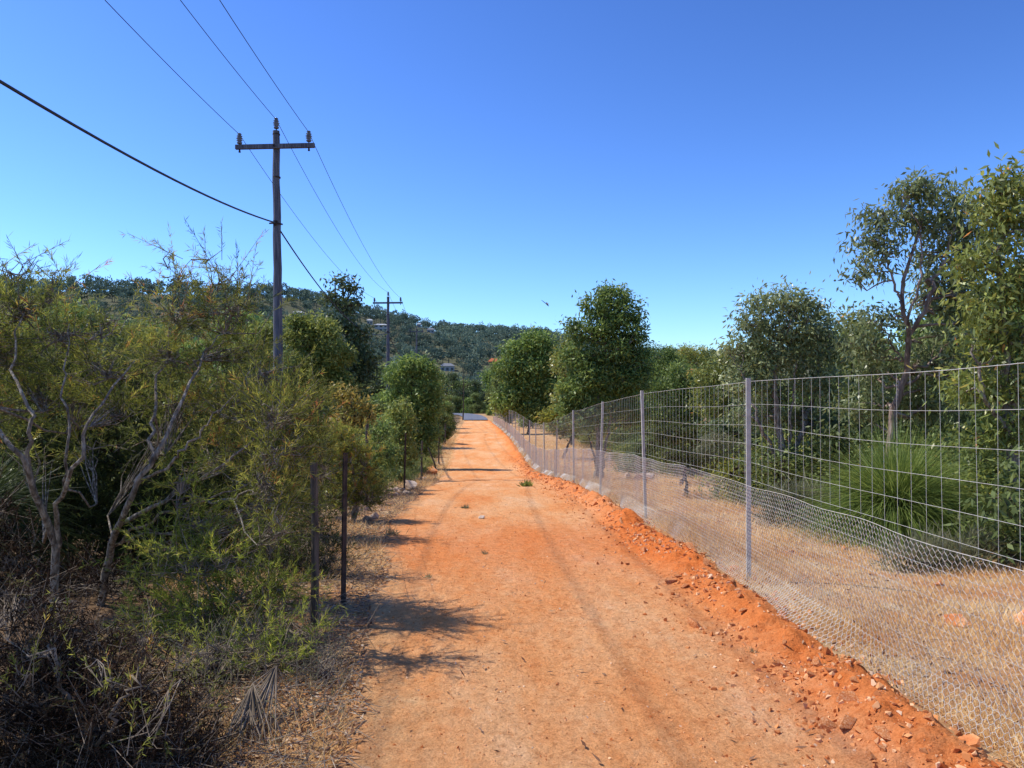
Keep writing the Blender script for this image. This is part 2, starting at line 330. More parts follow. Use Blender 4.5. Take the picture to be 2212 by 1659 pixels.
# ------------------------------------------------------------------ ground sheet
def build_ground():
    u = np.linspace(-1, 1, 330); xs = np.sinh(u*8.3)/np.sinh(8.3)*1500+.6
    ys = [2.2]; st = .07
    while ys[-1] < 1700: ys.append(ys[-1]+st); st *= 1.0205
    ys = np.concatenate([np.linspace(-25, 2.1, 50), ys])
    X, Y = np.meshgrid(xs, ys); Z = hgt(X, Y)-.04*track_mask(X, Y)
    V = np.stack([X, Y, Z], -1).reshape(-1, 3); nx = len(xs); ny = len(ys)
    i = (np.arange(ny-1)[:, None]*nx+np.arange(nx-1)[None]).ravel()
    Fq = np.stack([i, i+1, i+nx+1, i+nx], 1)
    me = mesh_np('ground', V, Fq, np.clip((Y.ravel()-90)/80, 0, 1), True, 'far', 'POINT')
    point_attr(me, 'litter_brown', np.clip((left_x(Y)-.15-X)/.4, 0, .95)+np.clip((X-fence_x(Y)-2.6)/1.2, 0, .7))  # darker leaf-litter brown left of the track and well behind the fence
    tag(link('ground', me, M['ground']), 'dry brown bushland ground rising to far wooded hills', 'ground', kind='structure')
    ys = [1.2]; st = .022
    while ys[-1] < 99: ys.append(ys[-1]+st); st *= 1.0072
    ys = np.concatenate([np.linspace(-8, 1.15, 40), ys]); nx = 200
    t = np.linspace(0, 1, nx)[None]; Y = np.repeat(ys[:, None], nx, 1)
    X = left_x(Y)+(fence_x(Y)-.05-left_x(Y))*t; Z = track_z(X, Y)
    V = np.stack([X, Y, Z], -1).reshape(-1, 3); ny = len(ys)
    i = (np.arange(ny-1)[:, None]*nx+np.arange(nx-1)[None]).ravel()
    Fq = np.stack([i, i+1, i+nx+1, i+nx], 1)
    b = np.exp(-((X-(fence_x(Y)-.42))/.34)**2)
    red = .66*b+.55*np.exp(-((Y-8.8)/1.9)**2)+.28*np.clip(fbm(X*.8, Y*.3, 3, 12)+.1, 0, 1)
    me = mesh_np('track', V, Fq, np.clip(red, 0, 1).ravel(), True, 'red', 'POINT')
    point_attr(me, 'edge', np.clip(1.0-(X-left_x(Y))/np.interp(Y, [3, 8, 20], [.75, .5, .35]), -.6, 1))
    tag(link('track', me, M['track']), 'orange gravel track running straight away from the viewer', 'track', kind='structure')
    c = smooth_path([[-.7, 98.5, 0], [-1.0, 106, 0], [-2.4, 114, 0], [-7, 121, 0], [-16, 125, 0], [-34, 127, 0]], 60)[:, :2]
    T = norm(np.gradient(c, axis=0)); Nn = np.stack([-T[:, 1], T[:, 0]], 1); rows = []
    for s in np.linspace(-1.5, 1.5, 9): q = c+Nn*s; rows.append(np.stack([q[:, 0], q[:, 1], hgt(q[:, 0], q[:, 1])+.10], -1))
    V = np.stack(rows, 1).reshape(-1, 3); nx = 9; ny = 60; i = (np.arange(ny-1)[:, None]*nx+np.arange(nx-1)[None]).ravel()
    tag(link('road', mesh_np('road', V, np.stack([i, i+1, i+nx+1, i+nx], 1), smooth=True), M['asphalt']), 'small blue grey sealed road beyond the far end of the track, curving left', 'road', kind='structure')
build_ground()

# ------------------------------------------------------------------ vegetation
def area(r): return (r[0]*r[1]+r[0]*r[2]+r[1]*r[2])*4.2
def to_clumps(d, L, depth=.85, f=1.0):
    out = []
    for c in L:
        px, py, rx, ry = c[:4]; dd = c[4] if len(c) > 4 else 0; ff = c[5] if len(c) > 5 else 1.0
        k = (d+dd)/F_
        out.append((P(px, py, d+dd), np.array([rx*k, (rx+ry)/2*k*depth, ry*k]), ff*f))
    return out
def knobble(rng, clumps, n=3, s=.42):
    out = []
    for cl in clumps:
        c, r = cl[:2]; f = cl[2] if len(cl) > 2 else 1
        out.append((c, r*.88, f*.9))
        for d in norm(rng.normal(size=(n, 3))*np.array([1, 1, .9])+np.array([0, -.2, .15])):
            k = s*rng.uniform(.7, 1.25); out.append((c+d*r*rng.uniform(.65, .95), np.full(3, r.mean())*k, f*1.1))
    return out
def leaf_crown(rng, clumps, dens, per, sr, L, W, droop=.5, shell=.5):
    acc = Acc(); subs = []
    for cl in clumps:
        c, r = cl[:2]; f = cl[2] if len(cl) > 2 else 1
        n = max(3, int(dens*area(r)*f)); d = norm(rng.normal(size=(n, 3)))
        rad = rng.uniform(shell, 1.04, (n, 1)); s = c+d*rad*r*(1+rng.normal(size=(n, 1))*.10); subs.append((s, d, c))
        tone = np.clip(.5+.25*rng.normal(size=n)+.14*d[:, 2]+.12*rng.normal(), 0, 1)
        O = rng.normal(size=(n, per, 3))*sr*np.array([1, 1, .75])*rng.uniform(.6, 1.4, (n, 1, 1))
        C = (s[:, None]+O).reshape(-1, 3)
        D = norm(rng.normal(size=(n, per, 3))+d[:, None]*.5+np.array([0, 0, -droop])).reshape(-1, 3)
        m = len(C); V, Fq = leaves(rng, C, D, L*rng.uniform(.65, 1.3, m), W*rng.uniform(.7, 1.2, m))
        rv = np.clip(np.repeat(tone, per)*.6+rng.uniform(0, .42, m), 0, .955)
        rv = np.where(rng.random(m) < .008, 1.0, rv); acc.add(V, Fq, rv)
    return acc, subs
def needle_crown(rng, clumps, dens, blen, nn, nl, nw, up=.5, spread=.55, shell=.25):
    acc = Acc(); subs = []; tw = []
    for cl in clumps:
        c, r = cl[:2]; f = cl[2] if len(cl) > 2 else 1
        n = max(3, int(dens*area(r)*f)); d = norm(rng.normal(size=(n, 3))); rad = rng.uniform(shell, 1.05, (n, 1))
        s = c+d*rad*r*(1+rng.normal(size=(n, 1))*.16); subs.append((s, d, c))
        bd = norm(d*.7+np.array([0, 0, up])+rng.normal(size=(n, 3))*.5); bl = blen*rng.uniform(.4, 1.6, (n, 1))
        t = rng.uniform(.0, 1, (n, nn, 1)); C = s[:, None]+bd[:, None]*bl[:, None]*t+np.array([0, 0, -.15])*(bl[:, None]*t)**2
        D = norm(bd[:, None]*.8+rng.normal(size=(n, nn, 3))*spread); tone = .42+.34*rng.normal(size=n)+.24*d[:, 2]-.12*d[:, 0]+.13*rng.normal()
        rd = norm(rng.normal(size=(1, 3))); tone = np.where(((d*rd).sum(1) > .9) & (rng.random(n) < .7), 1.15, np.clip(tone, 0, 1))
        m = n*nn; V, Fq = leaves(rng, C.reshape(-1, 3), D.reshape(-1, 3), nl*rng.uniform(.5, 1.4, m), nw)
        acc.add(V, Fq, np.clip(np.repeat(tone, nn)*.72+rng.uniform(0, .30, m), 0, 1)); k = max(3, int(n*.6)); tw.append((s[:k]-bd[:k]*bl[:k]*.35, s[:k]+bd[:k]*bl[:k]*.95))
    return acc, subs, tw
def limbs(rng, stems, clumps, subs, k_sub=12, br=.02, wob=.02, subr=.006, kseg=7):
    acc = Acc(); pts = []; rads = []
    for path, r0, r1 in stems:
        p = smooth_path(path, 18, rng, wob*.7); rr = np.linspace(r0, r1, 18); acc.add(*tube(p, rr, 9)); pts.append(p); rads.append(rr)
    AP = np.concatenate(pts); AR = np.concatenate(rads)
    for cl, (s, d, _) in zip(clumps, subs):
        c, r = cl[:2]
        dist = np.linalg.norm(AP-c, axis=1)+np.clip(AP[:, 2]-c[2]+.3*abs(r[2]), 0, 9)*3; i = int(np.argmin(dist)); a = AP[i]
        mid = (a+c)/2+rng.normal(size=3)*np.linalg.norm(c-a)*.12; mid[2] -= .05*np.linalg.norm(c-a)
        p = smooth_path([a, mid, c], kseg, rng, wob); b0 = min(AR[i]*.8, br*1.6); rr = np.linspace(b0, b0*.4, kseg); acc.add(*tube(p, rr, 6))
        n = min(k_sub, len(s)); idx = rng.choice(len(s), n, replace=False); st = p[rng.integers(kseg//2, kseg, n)]
        md = (st+s[idx])/2+rng.normal(size=(n, 3))*np.linalg.norm(r)*.09
        acc.add(*segs(st, md, subr*1.5, subr, 4)); acc.add(*segs(md, s[idx], subr, subr*.5, 4))
    return acc
TOT = [0]
def plant(name, label, cat, base, stems, clumps, mat, bark, leaf, seed, group=None, limb=None, tname='trunk'):
    rng = np.random.default_rng(seed); base = np.array(base, float)
    root = empty(name, base, 0, label, cat, group)
    if leaf['type'] == 'leaf':
        if leaf.get('knob', 1): clumps = knobble(rng, clumps, leaf.get('nk', 2))
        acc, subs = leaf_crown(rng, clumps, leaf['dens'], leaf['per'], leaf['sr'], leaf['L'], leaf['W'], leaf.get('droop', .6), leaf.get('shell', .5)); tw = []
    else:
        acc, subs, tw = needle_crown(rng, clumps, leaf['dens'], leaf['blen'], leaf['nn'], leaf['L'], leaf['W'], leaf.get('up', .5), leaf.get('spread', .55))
    tr = limbs(rng, stems, clumps, subs, **(limb or {}))
    for a, b in tw: tr.add(*segs(a, b, leaf.get('tr', .0028), .0012, 3))
    TOT[0] += acc.n//4
    acc.build('crown', mat, root, origin=base); tr.build(tname, bark, root, smooth=True, origin=base)
    return root
def gpt(px, d):
    r = ray(px, 865); x = r[0]/r[1]*d; return np.array([x, d, hz(x, d)])
NE = dict(type='needle', dens=120, blen=.26, nn=34, L=.056, W=.0050, up=.5, spread=.46)

# --- left foreground shrubs
b = gpt(112, 5.7)
plant('tall_shrub', 'tall olive fine-leaved shrub at the left edge with forked pale stems', 'shrub', b,
      [([b, P(118, 1200, 5.6), P(92, 1090, 5.4), P(50, 1000, 5.2), P(0, 930, 5.2), P(-40, 800, 5.6)], .030, .010),
       ([P(118, 1200, 5.6), P(126, 1090, 5.4), P(170, 1000, 5.2), P(195, 900, 5.3), P(290, 780, 5.8)], .018, .006),
       ([P(60, 1020, 5.3), P(64, 900, 5.2), P(30, 790, 5.4), P(50, 680, 5.6)], .015, .005),
       ([P(130, 1080, 5.4), P(150, 960, 5.3), P(130, 830, 5.4), P(150, 700, 5.6)], .011, .004)],
      to_clumps(5.7, [(40, 665, 80, 50), (-70, 720, 110, 100), (10, 760, 90, 65, .3), (125, 720, 75, 50), (215, 790, 75, 50, .2), (90, 850, 80, 45, .4), (250, 880, 70, 50, .4, .8), (-60, 880, 90, 90, .3), (160, 870, 70, 45, .5, .8), (110, 640, 40, 30, 0, .5), (25, 590, 40, 34, 0, .45), (60, 560, 30, 26, 0, .3), (120, 590, 30, 24, 0, .3), (230, 700, 50, 26, 0, .4), (200, 970, 60, 40, .4, .3), (60, 980, 60, 40, .5, .3)]),
      M['olive'], M['bark'], NE, 11, limb=dict(k_sub=30, br=.009, wob=.022, subr=.0038), tname='trunk')
b = gpt(222, 6.3)
plant('leaning_shrub', 'broad olive shrub with wispy top leaning right beside the dark pickets', 'shrub', b,
      [([b, P(240, 1190, 6.0), P(270, 1100, 5.6), P(325, 1000, 5.5), P(385, 880, 5.7), P(440, 760, 6.2)], .030, .008),
       ([P(262, 1130, 5.8), P(350, 1080, 5.6), P(450, 1020, 5.7), P(580, 920, 6.0)], .018, .006),
       ([P(325, 1000, 5.5), P(330, 880, 5.8), P(365, 720, 6.3), P(385, 600, 6.3)], .014, .004),
       ([P(300, 1040, 5.6), P(380, 990, 5.5), P(430, 930, 5.6), P(500, 860, 5.9)], .012, .004),
       ([P(245, 1180, 6.0), P(330, 1120, 5.7), P(400, 1090, 5.7), P(500, 1060, 5.9), P(600, 1010, 6.0)], .012, .004),
       ([P(420, 1080, 5.7), P(500, 1080, 5.5), P(560, 1040, 5.3), P(590, 940, 5.2)], .010, .004)],
      to_clumps(6.2, [(400, 680, 75, 48), (385, 600, 40, 34, 0, .5), (480, 610, 40, 32, 0, .45), (375, 550, 34, 26, 0, .25), (460, 560, 36, 26, 0, .25), (520, 590, 26, 24, 0, .25), (500, 670, 65, 45, 0, .9), (365, 770, 80, 50), (480, 770, 85, 52, .3), (570, 820, 70, 40, -.1, .8), (630, 870, 55, 36, .1, .7), (600, 900, 80, 52, -.3), (500, 880, 100, 58, .4), (390, 870, 70, 50, .3, .8), (635, 960, 50, 55, .1, .8), (555, 985, 90, 60, .1), (450, 990, 80, 50, .5, .5), (610, 1090, 50, 60, .2, .7), (550, 1110, 90, 45, .2, .7), (340, 960, 60, 45, .6, .4),
                      (590, 970, 50, 50, -1.1, .9), (595, 890, 50, 45, -1.0, .9), (570, 1060, 60, 45, -1.0, .8), (600, 1130, 55, 45, -1.2, .7)]),
      M['olive'], M['bark'], NE, 12, limb=dict(k_sub=34, br=.009, wob=.022, subr=.0038))
b = gpt(480, 5.3)
plant('low_shrub', 'low yellow green feathery shrub in front of the leaning olive shrub', 'shrub', b,
      [([b, P(470, 1340, 5.3), P(440, 1240, 5.3)], .014, .005), ([b, P(540, 1360, 5.2), P(580, 1240, 5.2)], .012, .005), ([b, P(570, 1380, 5.2), P(610, 1290, 5.2)], .010, .004)],
      to_clumps(5.3, [(430, 1130, 75, 50, .2, .7), (500, 1200, 80, 45, 0, .8), (580, 1160, 55, 40, .3, .6), (400, 1230, 90, 50), (520, 1290, 110, 50), (600, 1270, 60, 45, .1, .8), (400, 1040, 60, 50, .3, .5), (340, 1190, 60, 60, .3), (430, 1330, 100, 45), (560, 1370, 90, 35, -.3, .7), (350, 1330, 70, 55, .1), (640, 1370, 60, 35, -.5, .6), (480, 1420, 100, 35, -.6, .5), (580, 1440, 80, 28, -.7, .4)]),
      M['bright'], M['twig'], dict(NE, dens=150, blen=.2, L=.045, W=.0048, up=.35), 13, limb=dict(k_sub=26, br=.007, wob=.015, subr=.003), tname='stems')
b = gpt(160, 3.35)
plant('dead_shrub', 'dark dry brown shrub filling the bottom left corner', 'shrub', b,
      [([b, P(150, 1560, 3.3), P(120, 1400, 3.3)], .012, .005), ([b, P(240, 1560, 3.2), P(300, 1440, 3.3)], .010, .004)],
      to_clumps(3.3, [(60, 1400, 110, 70, .2), (200, 1400, 90, 50, .5, .7), (280, 1490, 100, 70, .2, .8), (50, 1530, 130, 100), (200, 1580, 150, 90), (380, 1590, 80, 80, .3, .7), (20, 1290, 80, 45, .6, .5), (130, 1480, 120, 80, .4), (320, 1650, 120, 60), (60, 1660, 130, 70), (160, 1320, 60, 34, .7, .35), (440, 1640, 60, 50, .3, .5)]),
      M['dead'], M['twig'], dict(NE, dens=560, blen=.15, nn=19, L=.032, W=.0050, up=.2, spread=.85, tr=.0016), 14, limb=dict(k_sub=60, br=.005, wob=.02, subr=.0018), tname='stems')
b = gpt(300, 3.9)
plant('green_sprigs', 'loose green sprigs growing up through the dark dry shrub', 'shrub', b,
      [([b, P(300, 1500, 3.9), P(300, 1400, 3.8)], .007, .003), ([b, P(200, 1500, 3.7), P(120, 1380, 3.6)], .006, .003), ([b, P(400, 1580, 3.8), P(430, 1500, 3.8)], .006, .003)],
      to_clumps(3.7, [(310, 1380, 60, 36, .2), (120, 1360, 50, 36, -.1, .8), (430, 1500, 60, 36, .1), (230, 1470, 50, 36, -.5, .7), (390, 1430, 50, 36, .3), (330, 1580, 50, 40, -.6, .6), (60, 1460, 50, 40, -.6, .6)]),
      M['olive'], M['twig'], dict(NE, dens=170, blen=.13, nn=16, L=.035, W=.004, up=.5), 28, limb=dict(k_sub=12, br=.004, wob=.012, subr=.002), tname='stems')
b = gpt(560, 4.7)
plant('dry_twig_bush', 'grey leafless twig bush beside the bottom of the yellow green shrub', 'shrub', b,
      [([b, P(540, 1500, 4.7), P(500, 1430, 4.7)], .008, .003), ([b, P(600, 1500, 4.6), P(640, 1440, 4.6)], .007, .003)],
      to_clumps(4.6, [(440, 1450, 95, 60, 0), (560, 1440, 95, 55, .2), (660, 1400, 60, 50, .3), (600, 1520, 110, 60, -.1), (450, 1560, 120, 70, -.4), (560, 1600, 110, 50, -.6), (700, 1450, 60, 50), (670, 1560, 80, 50, -.4), (380, 1620, 90, 60, -.7), (640, 1640, 80, 50, -.8), (500, 1660, 100, 50, -.9)]),
      M['greygrass'], M['twig'], dict(NE, dens=290, blen=.22, nn=6, L=.035, W=.004, tr=.0026, up=.15), 15, limb=dict(k_sub=140, br=.005, wob=.03, subr=.003), tname='stems')
b = gpt(250, 8.2)
plant('dense_shrub', 'dense dark green shrub standing behind the forked pale stems', 'shrub', b,
      [([b, b+[.1, 0, .5], P(250, 900, 8.2)], .03, .01), ([b, b+[.6, 0, .5], P(420, 950, 8.2)], .02, .01)],
      to_clumps(8.2, [(60, 960, 140, 120), (230, 960, 130, 120), (380, 1010, 120, 120), (300, 840, 120, 90), (140, 1110, 150, 80), (330, 1140, 140, 75), (520, 1080, 120, 100), (90, 820, 120, 80), (20, 1150, 130, 70), (480, 1190, 120, 55), (230, 1200, 150, 50)]),
      M['darkneedle'], M['darkbark'], dict(NE, dens=80, blen=.3, nn=22, L=.09, W=.012), 16, limb=dict(k_sub=15, br=.012, wob=.02))
b = gpt(540, 9.5)
plant('dense_shrub', 'olive shrub filling the gap below the nearest power pole', 'shrub', b,
      [([b, b+[0, 0, .8], P(600, 900, 9.5)], .03, .01)],
      to_clumps(9.5, [(540, 850, 70, 60), (640, 890, 60, 60), (670, 970, 50, 80), (620, 1010, 80, 80), (500, 930, 90, 90), (680, 880, 40, 40), (630, 1090, 80, 60)]),
      M['olive'], M['darkbark'], dict(NE, dens=75, blen=.22, nn=22, L=.075, W=.010), 17, limb=dict(k_sub=12, br=.012, wob=.02))
b = gpt(765, 11.0)
plant('round_shrub', 'rounded olive shrub at the left track edge beyond the dark pickets', 'shrub', b,
      [([b, b+[0, 0, .5], P(755, 970, 11)], .03, .01), ([b, b+[.1, 0, .4], P(785, 1010, 11)], .02, .008)],
      to_clumps(11, [(750, 955, 46, 34), (785, 1005, 38, 38), (735, 1000, 50, 50), (775, 1060, 46, 32), (710, 960, 40, 50), (725, 1075, 50, 36), (800, 1075, 26, 24, 0, .7)]),
      M['olive'], M['bark'], dict(NE, dens=105, blen=.16, nn=22, L=.07, W=.010), 18, limb=dict(k_sub=12, br=.01, wob=.015))
b = gpt(680, 7.4)
plant('sparse_shrub', 'dark twiggy shrub crowding behind the dark pickets', 'shrub', b,
      [([b, P(680, 1180, 7.4), P(680, 1060, 7.4)], .012, .005)],
      to_clumps(7.4, [(680, 1130, 55, 75), (630, 1230, 80, 60), (700, 1020, 35, 50), (590, 1150, 70, 60), (710, 1210, 40, 50), (560, 1250, 80, 50), (690, 1270, 65, 30)]),
      M['darkneedle'], M['twig'], dict(NE, dens=130, blen=.2, nn=18, L=.05, W=.007), 19, limb=dict(k_sub=24, br=.006, wob=.015, subr=.003), tname='stems')
b = gpt(60, 6.5)
plant('low_dark_shrub', 'low dark shrub under the forked pale stems', 'shrub', b,
      [([b, b+[.1, 0, .2], P(100, 1220, 6.5)], .012, .005)],
      to_clumps(6.4, [(20, 1210, 90, 55), (170, 1240, 60, 45, .4), (60, 1270, 110, 40), (270, 1260, 70, 45, -.2), (330, 1300, 60, 36), (-60, 1180, 90, 80), (-20, 1090, 60, 60, 0, .6)]),
      M['dead'], M['twig'], dict(NE, dens=170, blen=.18, nn=16, L=.045, W=.007), 20, limb=dict(k_sub=24, br=.006, wob=.015, subr=.003), tname='stems')
b = np.array([-3.9, 3.0, hz(-3.9, 3.0)])  # unseen shrub, added to throw shade over the bottom left corner
plant('tall_shrub', 'olive shrub added just outside the frame to shade the dark dry shrub', 'shrub', b,
      [([b, b+[.1, 0, .8], b+[.2, .1, 1.7]], .035, .012)],
      [(b+np.array([x, y, z]), np.array([.5, .5, .4])) for x, y, z in ((0, 0, 1.2), (.4, .3, 1.5), (-.4, 0, 1.6), (.1, -.2, 2.0), (.3, .6, 1.1), (-.1, .5, 1.8), (.35, -.5, 1.4), (.2, .1, .7), (.5, -.1, 2.2), (.6, .4, 2.0))],
      M['olive'], M['bark'], dict(NE, dens=70, W=.01, L=.08), 27, limb=dict(k_sub=14, br=.012, wob=.015, subr=.0045))

# --- left middle trees
LF = dict(type='leaf', dens=30, per=14, sr=.12, L=.14, W=.062, droop=.5)
b = gpt(885, 31)
plant('round_tree', 'rounded mid green tree beside the left side of the track', 'tree', b, [([b, b+[0, 0, 1.3], P(890, 800, 31)], .10, .03)],
      to_clumps(31, [(895, 785, 36, 24), (862, 815, 32, 30), (925, 825, 32, 32), (890, 865, 54, 38), (868, 905, 38, 32), (930, 885, 28, 34), (915, 795, 22, 18), (900, 935, 46, 24), (850, 860, 20, 20), (932, 935, 24, 22), (870, 960, 34, 22), (910, 965, 30, 18)]),
      M['eucmid'], M['darkbark'], LF, 21, limb=dict(k_sub=5, br=.03, wob=.03, subr=.01))
b = gpt(862, 22)
plant('sapling', 'small yellow green sapling in front of the rounded tree', 'tree', b, [([b, b+[0, 0, .5], P(866, 890, 22)], .03, .012)],
      to_clumps(22, [(866, 875, 22, 16), (848, 905, 24, 22), (880, 910, 24, 24), (858, 945, 32, 26), (880, 970, 26, 22, 0, .8), (846, 985, 30, 24), (870, 1005, 26, 18)]),
      M['lime'], M['darkbark'], dict(LF, dens=50, per=10, sr=.10, L=.11, W=.045), 22, limb=dict(k_sub=5, br=.012, wob=.02, subr=.005))
b = gpt(765, 16)
plant('yellowing_bush', 'bush with yellow orange leaves beside the rounded olive shrub', 'shrub', b, [([b, b+[0, 0, .5], P(765, 900, 16)], .03, .012)],
      to_clumps(16, [(765, 875, 36, 22), (735, 850, 36, 24), (745, 910, 35, 22), (792, 895, 20, 18)]),
      M['yellowing'], M['darkbark'], dict(LF, dens=50, per=9, sr=.09, L=.09, W=.04), 23, limb=dict(k_sub=5, br=.012, wob=.02, subr=.005))
b = gpt(820, 17)
plant('bushy_shrub', 'green leafy shrub between the yellow leaved bush and the sapling', 'shrub', b, [([b, b+[0, 0, .4], P(820, 960, 17)], .03, .012)],
      to_clumps(17, [(820, 925, 28, 24), (805, 960, 34, 28), (835, 985, 30, 30), (815, 1010, 36, 26), (800, 1035, 30, 20)]),
      M['eucmid'], M['darkbark'], dict(LF, dens=50, per=11, sr=.09, L=.09, W=.035), 26, limb=dict(k_sub=5, br=.012, wob=.02, subr=.005))
b = gpt(755, 44)
plant('tall_dark_tree', 'tall dark eucalypt with a ragged crown right of the nearest power pole', 'tree', b, [([b, b+[.1, 0, 3], P(745, 680, 44)], .2, .05)],
      to_clumps(44, [(735, 608, 20, 9), (762, 624, 14, 8), (713, 642, 20, 13), (750, 655, 26, 14), (730, 700, 34, 22), (772, 722, 28, 20), (750, 765, 46, 28), (712, 760, 30, 26), (788, 790, 30, 32), (750, 820, 50, 34)]),
      M['eucdark'], M['darkbark'], dict(LF, dens=10, per=14, sr=.26, L=.24, W=.11), 24, limb=dict(k_sub=5, br=.05, wob=.05, subr=.02))
b = gpt(680, 27)
plant('bushy_tree', 'light green bushy tree behind the foot of the nearest power pole', 'tree', b, [([b, b+[0, 0, 1.5], P(680, 760, 27)], .08, .03)],
      to_clumps(27, [(690, 705, 40, 30), (650, 730, 40, 40), (720, 770, 45, 40), (670, 800, 60, 45), (730, 840, 45, 35), (560, 730, 40, 36), (540, 780, 50, 40)]),
      M['lime'], M['darkbark'], LF, 25, limb=dict(k_sub=5, br=.03, wob=.03, subr=.01))

# --- right side trees
LR = dict(type='leaf', dens=40, per=18, sr=.11, L=.098, W=.033, droop=1.0)
b = gpt(1288, 23)
plant('domed_tree', 'dense dome-topped green tree behind the fence near the middle', 'tree', b,
      [([b, b+[.05, 0, 1.0], P(1290, 860, 23), P(1315, 720, 23)], .09, .03), ([b+[.12, 0, 0], b+[.25, 0, .9], P(1330, 840, 23)], .06, .02)],
      to_clumps(23, [(1328, 640, 40, 24), (1290, 664, 42, 26), (1357, 674, 36, 32), (1320, 700, 52, 38), (1264, 715, 36, 28), (1370, 725, 28, 36), (1320, 760, 58, 40), (1250, 775, 42, 32), (1376, 785, 32, 36), (1300, 825, 70, 36), (1238, 842, 38, 30), (1362, 835, 46, 34), (1290, 880, 66, 28), (1370, 885, 40, 26), (1232, 890, 36, 24)]),
      M['eucmid'], M['bark'], dict(LR, dens=34, per=15, L=.14, W=.050, sr=.11, droop=.5), 31, limb=dict(k_sub=5, br=.03, wob=.03, subr=.01))
b = gpt(1695, 13.2)
plant('spreading_tree', 'grey green eucalypt with dark forked trunk behind the nearest full fence post', 'tree', b,
      [([b, P(1690, 980, 13.1), P(1675, 860, 13.1), P(1690, 740, 13.2)], .085, .025), ([b+[.12, 0, .02], P(1722, 970, 13.1), P(1760, 850, 13.3), P(1770, 740, 13.3)], .06, .02), ([P(1695, 1010, 13.1), P(1655, 950, 12.9), P(1630, 880, 12.9), P(1600, 800, 13)], .04, .012), ([P(1700, 1000, 13.1), P(1710, 900, 13), P(1720, 780, 13)], .03, .01)],
      to_clumps(13.2, [(1690, 645, 56, 24), (1645, 668, 46, 26), (1740, 662, 46, 28), (1620, 708, 44, 28), (1700, 710, 62, 36), (1770, 700, 40, 32), (1655, 765, 60, 38), (1735, 765, 64, 40), (1612, 820, 54, 34), (1700, 835, 60, 40, .2), (1785, 830, 54, 46), (1590, 760, 30, 28), (1635, 895, 54, 34, .2), (1765, 905, 60, 42, .2), (1800, 750, 38, 38), (1700, 910, 54, 28, .3, .8)]),
      M['eucgrey'], M['bark'], LR, 32, limb=dict(k_sub=6, br=.022, wob=.03, subr=.005))
b = gpt(1915, 10.8)
plant('tall_tree', 'tall open eucalypt with pinkish bare upper limbs at the right', 'tree', b,
      [([b, P(1925, 940, 10.8), P(1945, 840, 10.8), P(1965, 760, 10.7), P(1948, 660, 10.6), P(1965, 560, 10.7), P(1995, 460, 11)], .06, .014),
       ([P(1960, 740, 10.7), P(2010, 640, 10.6), P(2040, 560, 10.7), P(2070, 470, 10.8)], .034, .010),
       ([P(1950, 660, 10.6), P(1925, 590, 10.7), P(1905, 500, 10.8)], .022, .007), ([P(1958, 700, 10.6), P(1990, 600, 10.5), P(1985, 500, 10.6), P(1950, 430, 10.6)], .020, .006),
       ([P(1950, 780, 10.7), P(1915, 720, 10.7), P(1880, 690, 10.7)], .016, .006)],
      to_clumps(10.8, [(1960, 412, 40, 24), (2010, 422, 62, 32), (1905, 462, 46, 30), (1955, 470, 44, 28), (2075, 440, 60, 42), (1880, 520, 40, 32), (1868, 580, 34, 32), (1918, 545, 30, 26, 0, .9), (2035, 500, 60, 38, .2), (2095, 530, 60, 54, .2), (2045, 600, 54, 46, .3), (2095, 640, 60, 54, .2), (2060, 710, 66, 52, .3), (1990, 780, 58, 46, .4), (2075, 790, 66, 56, .2), (1900, 690, 50, 28, 0, .9), (1870, 735, 46, 36), (2010, 870, 66, 46, .4), (1990, 560, 30, 28, .4, .8), (2000, 660, 36, 34, .5, .9), (1900, 800, 50, 36, .4), (1880, 870, 56, 40, .5)]),
      M['eucgrey'], M['palebark'], LR, 33, limb=dict(k_sub=6, br=.014, wob=.03, subr=.004))
b = gpt(2200, 9.0)
plant('leafy_tree', 'dense leafy eucalypt with hanging leaves cut by the right edge', 'tree', b,
      [([b, P(2185, 980, 9), P(2170, 800, 9), P(2160, 600, 9), P(2165, 430, 9)], .08, .02), ([P(2180, 900, 9), P(2230, 740, 9), P(2260, 560, 9)], .04, .015), ([P(2182, 940, 8.9), P(2120, 850, 8.8), P(2100, 740, 8.8)], .03, .01)],
      to_clumps(9.0, [(2150, 410, 54, 34), (2205, 395, 50, 38), (2130, 470, 60, 42), (2210, 480, 68, 54), (2120, 560, 58, 44), (2190, 590, 68, 56), (2120, 650, 60, 46), (2200, 700, 70, 60), (2115, 740, 60, 44), (2190, 820, 70, 56), (2110, 840, 64, 44), (2190, 920, 62, 46), (2125, 935, 60, 40), (2290, 600, 80, 90), (2300, 800, 80, 90), (2280, 440, 60, 60)]),
      M['euc'], M['bark'], dict(LR, dens=38, per=17, L=.108, W=.035), 34, limb=dict(k_sub=6, br=.02, wob=.03, subr=.005))
def bush(px, d, clumps, mat, label, seed, name='bush', leaf=None, cat='shrub'):
    b = gpt(px, d); cl = to_clumps(d, clumps); top = max(cl, key=lambda c: c[0][2])[0]
    return plant(name, label, cat, b, [([b, (b*2+top)/3+np.array([.05, 0, 0]), top], .02+.0016*d, .01)], cl, M[mat], M['darkbark'], leaf or dict(LF, dens=28, per=13, sr=.12, L=.12, W=.045), seed, limb=dict(k_sub=5, br=.015, wob=.02, subr=.006))
bush(1840, 16, [(1835, 690, 34, 26), (1860, 740, 50, 40), (1810, 770, 46, 40), (1880, 820, 56, 40), (1830, 860, 56, 44), (1870, 920, 60, 36)], 'euc', 'mid green tree between the spreading eucalypt and the tall open eucalypt', 41, 'bushy_tree', cat='tree')
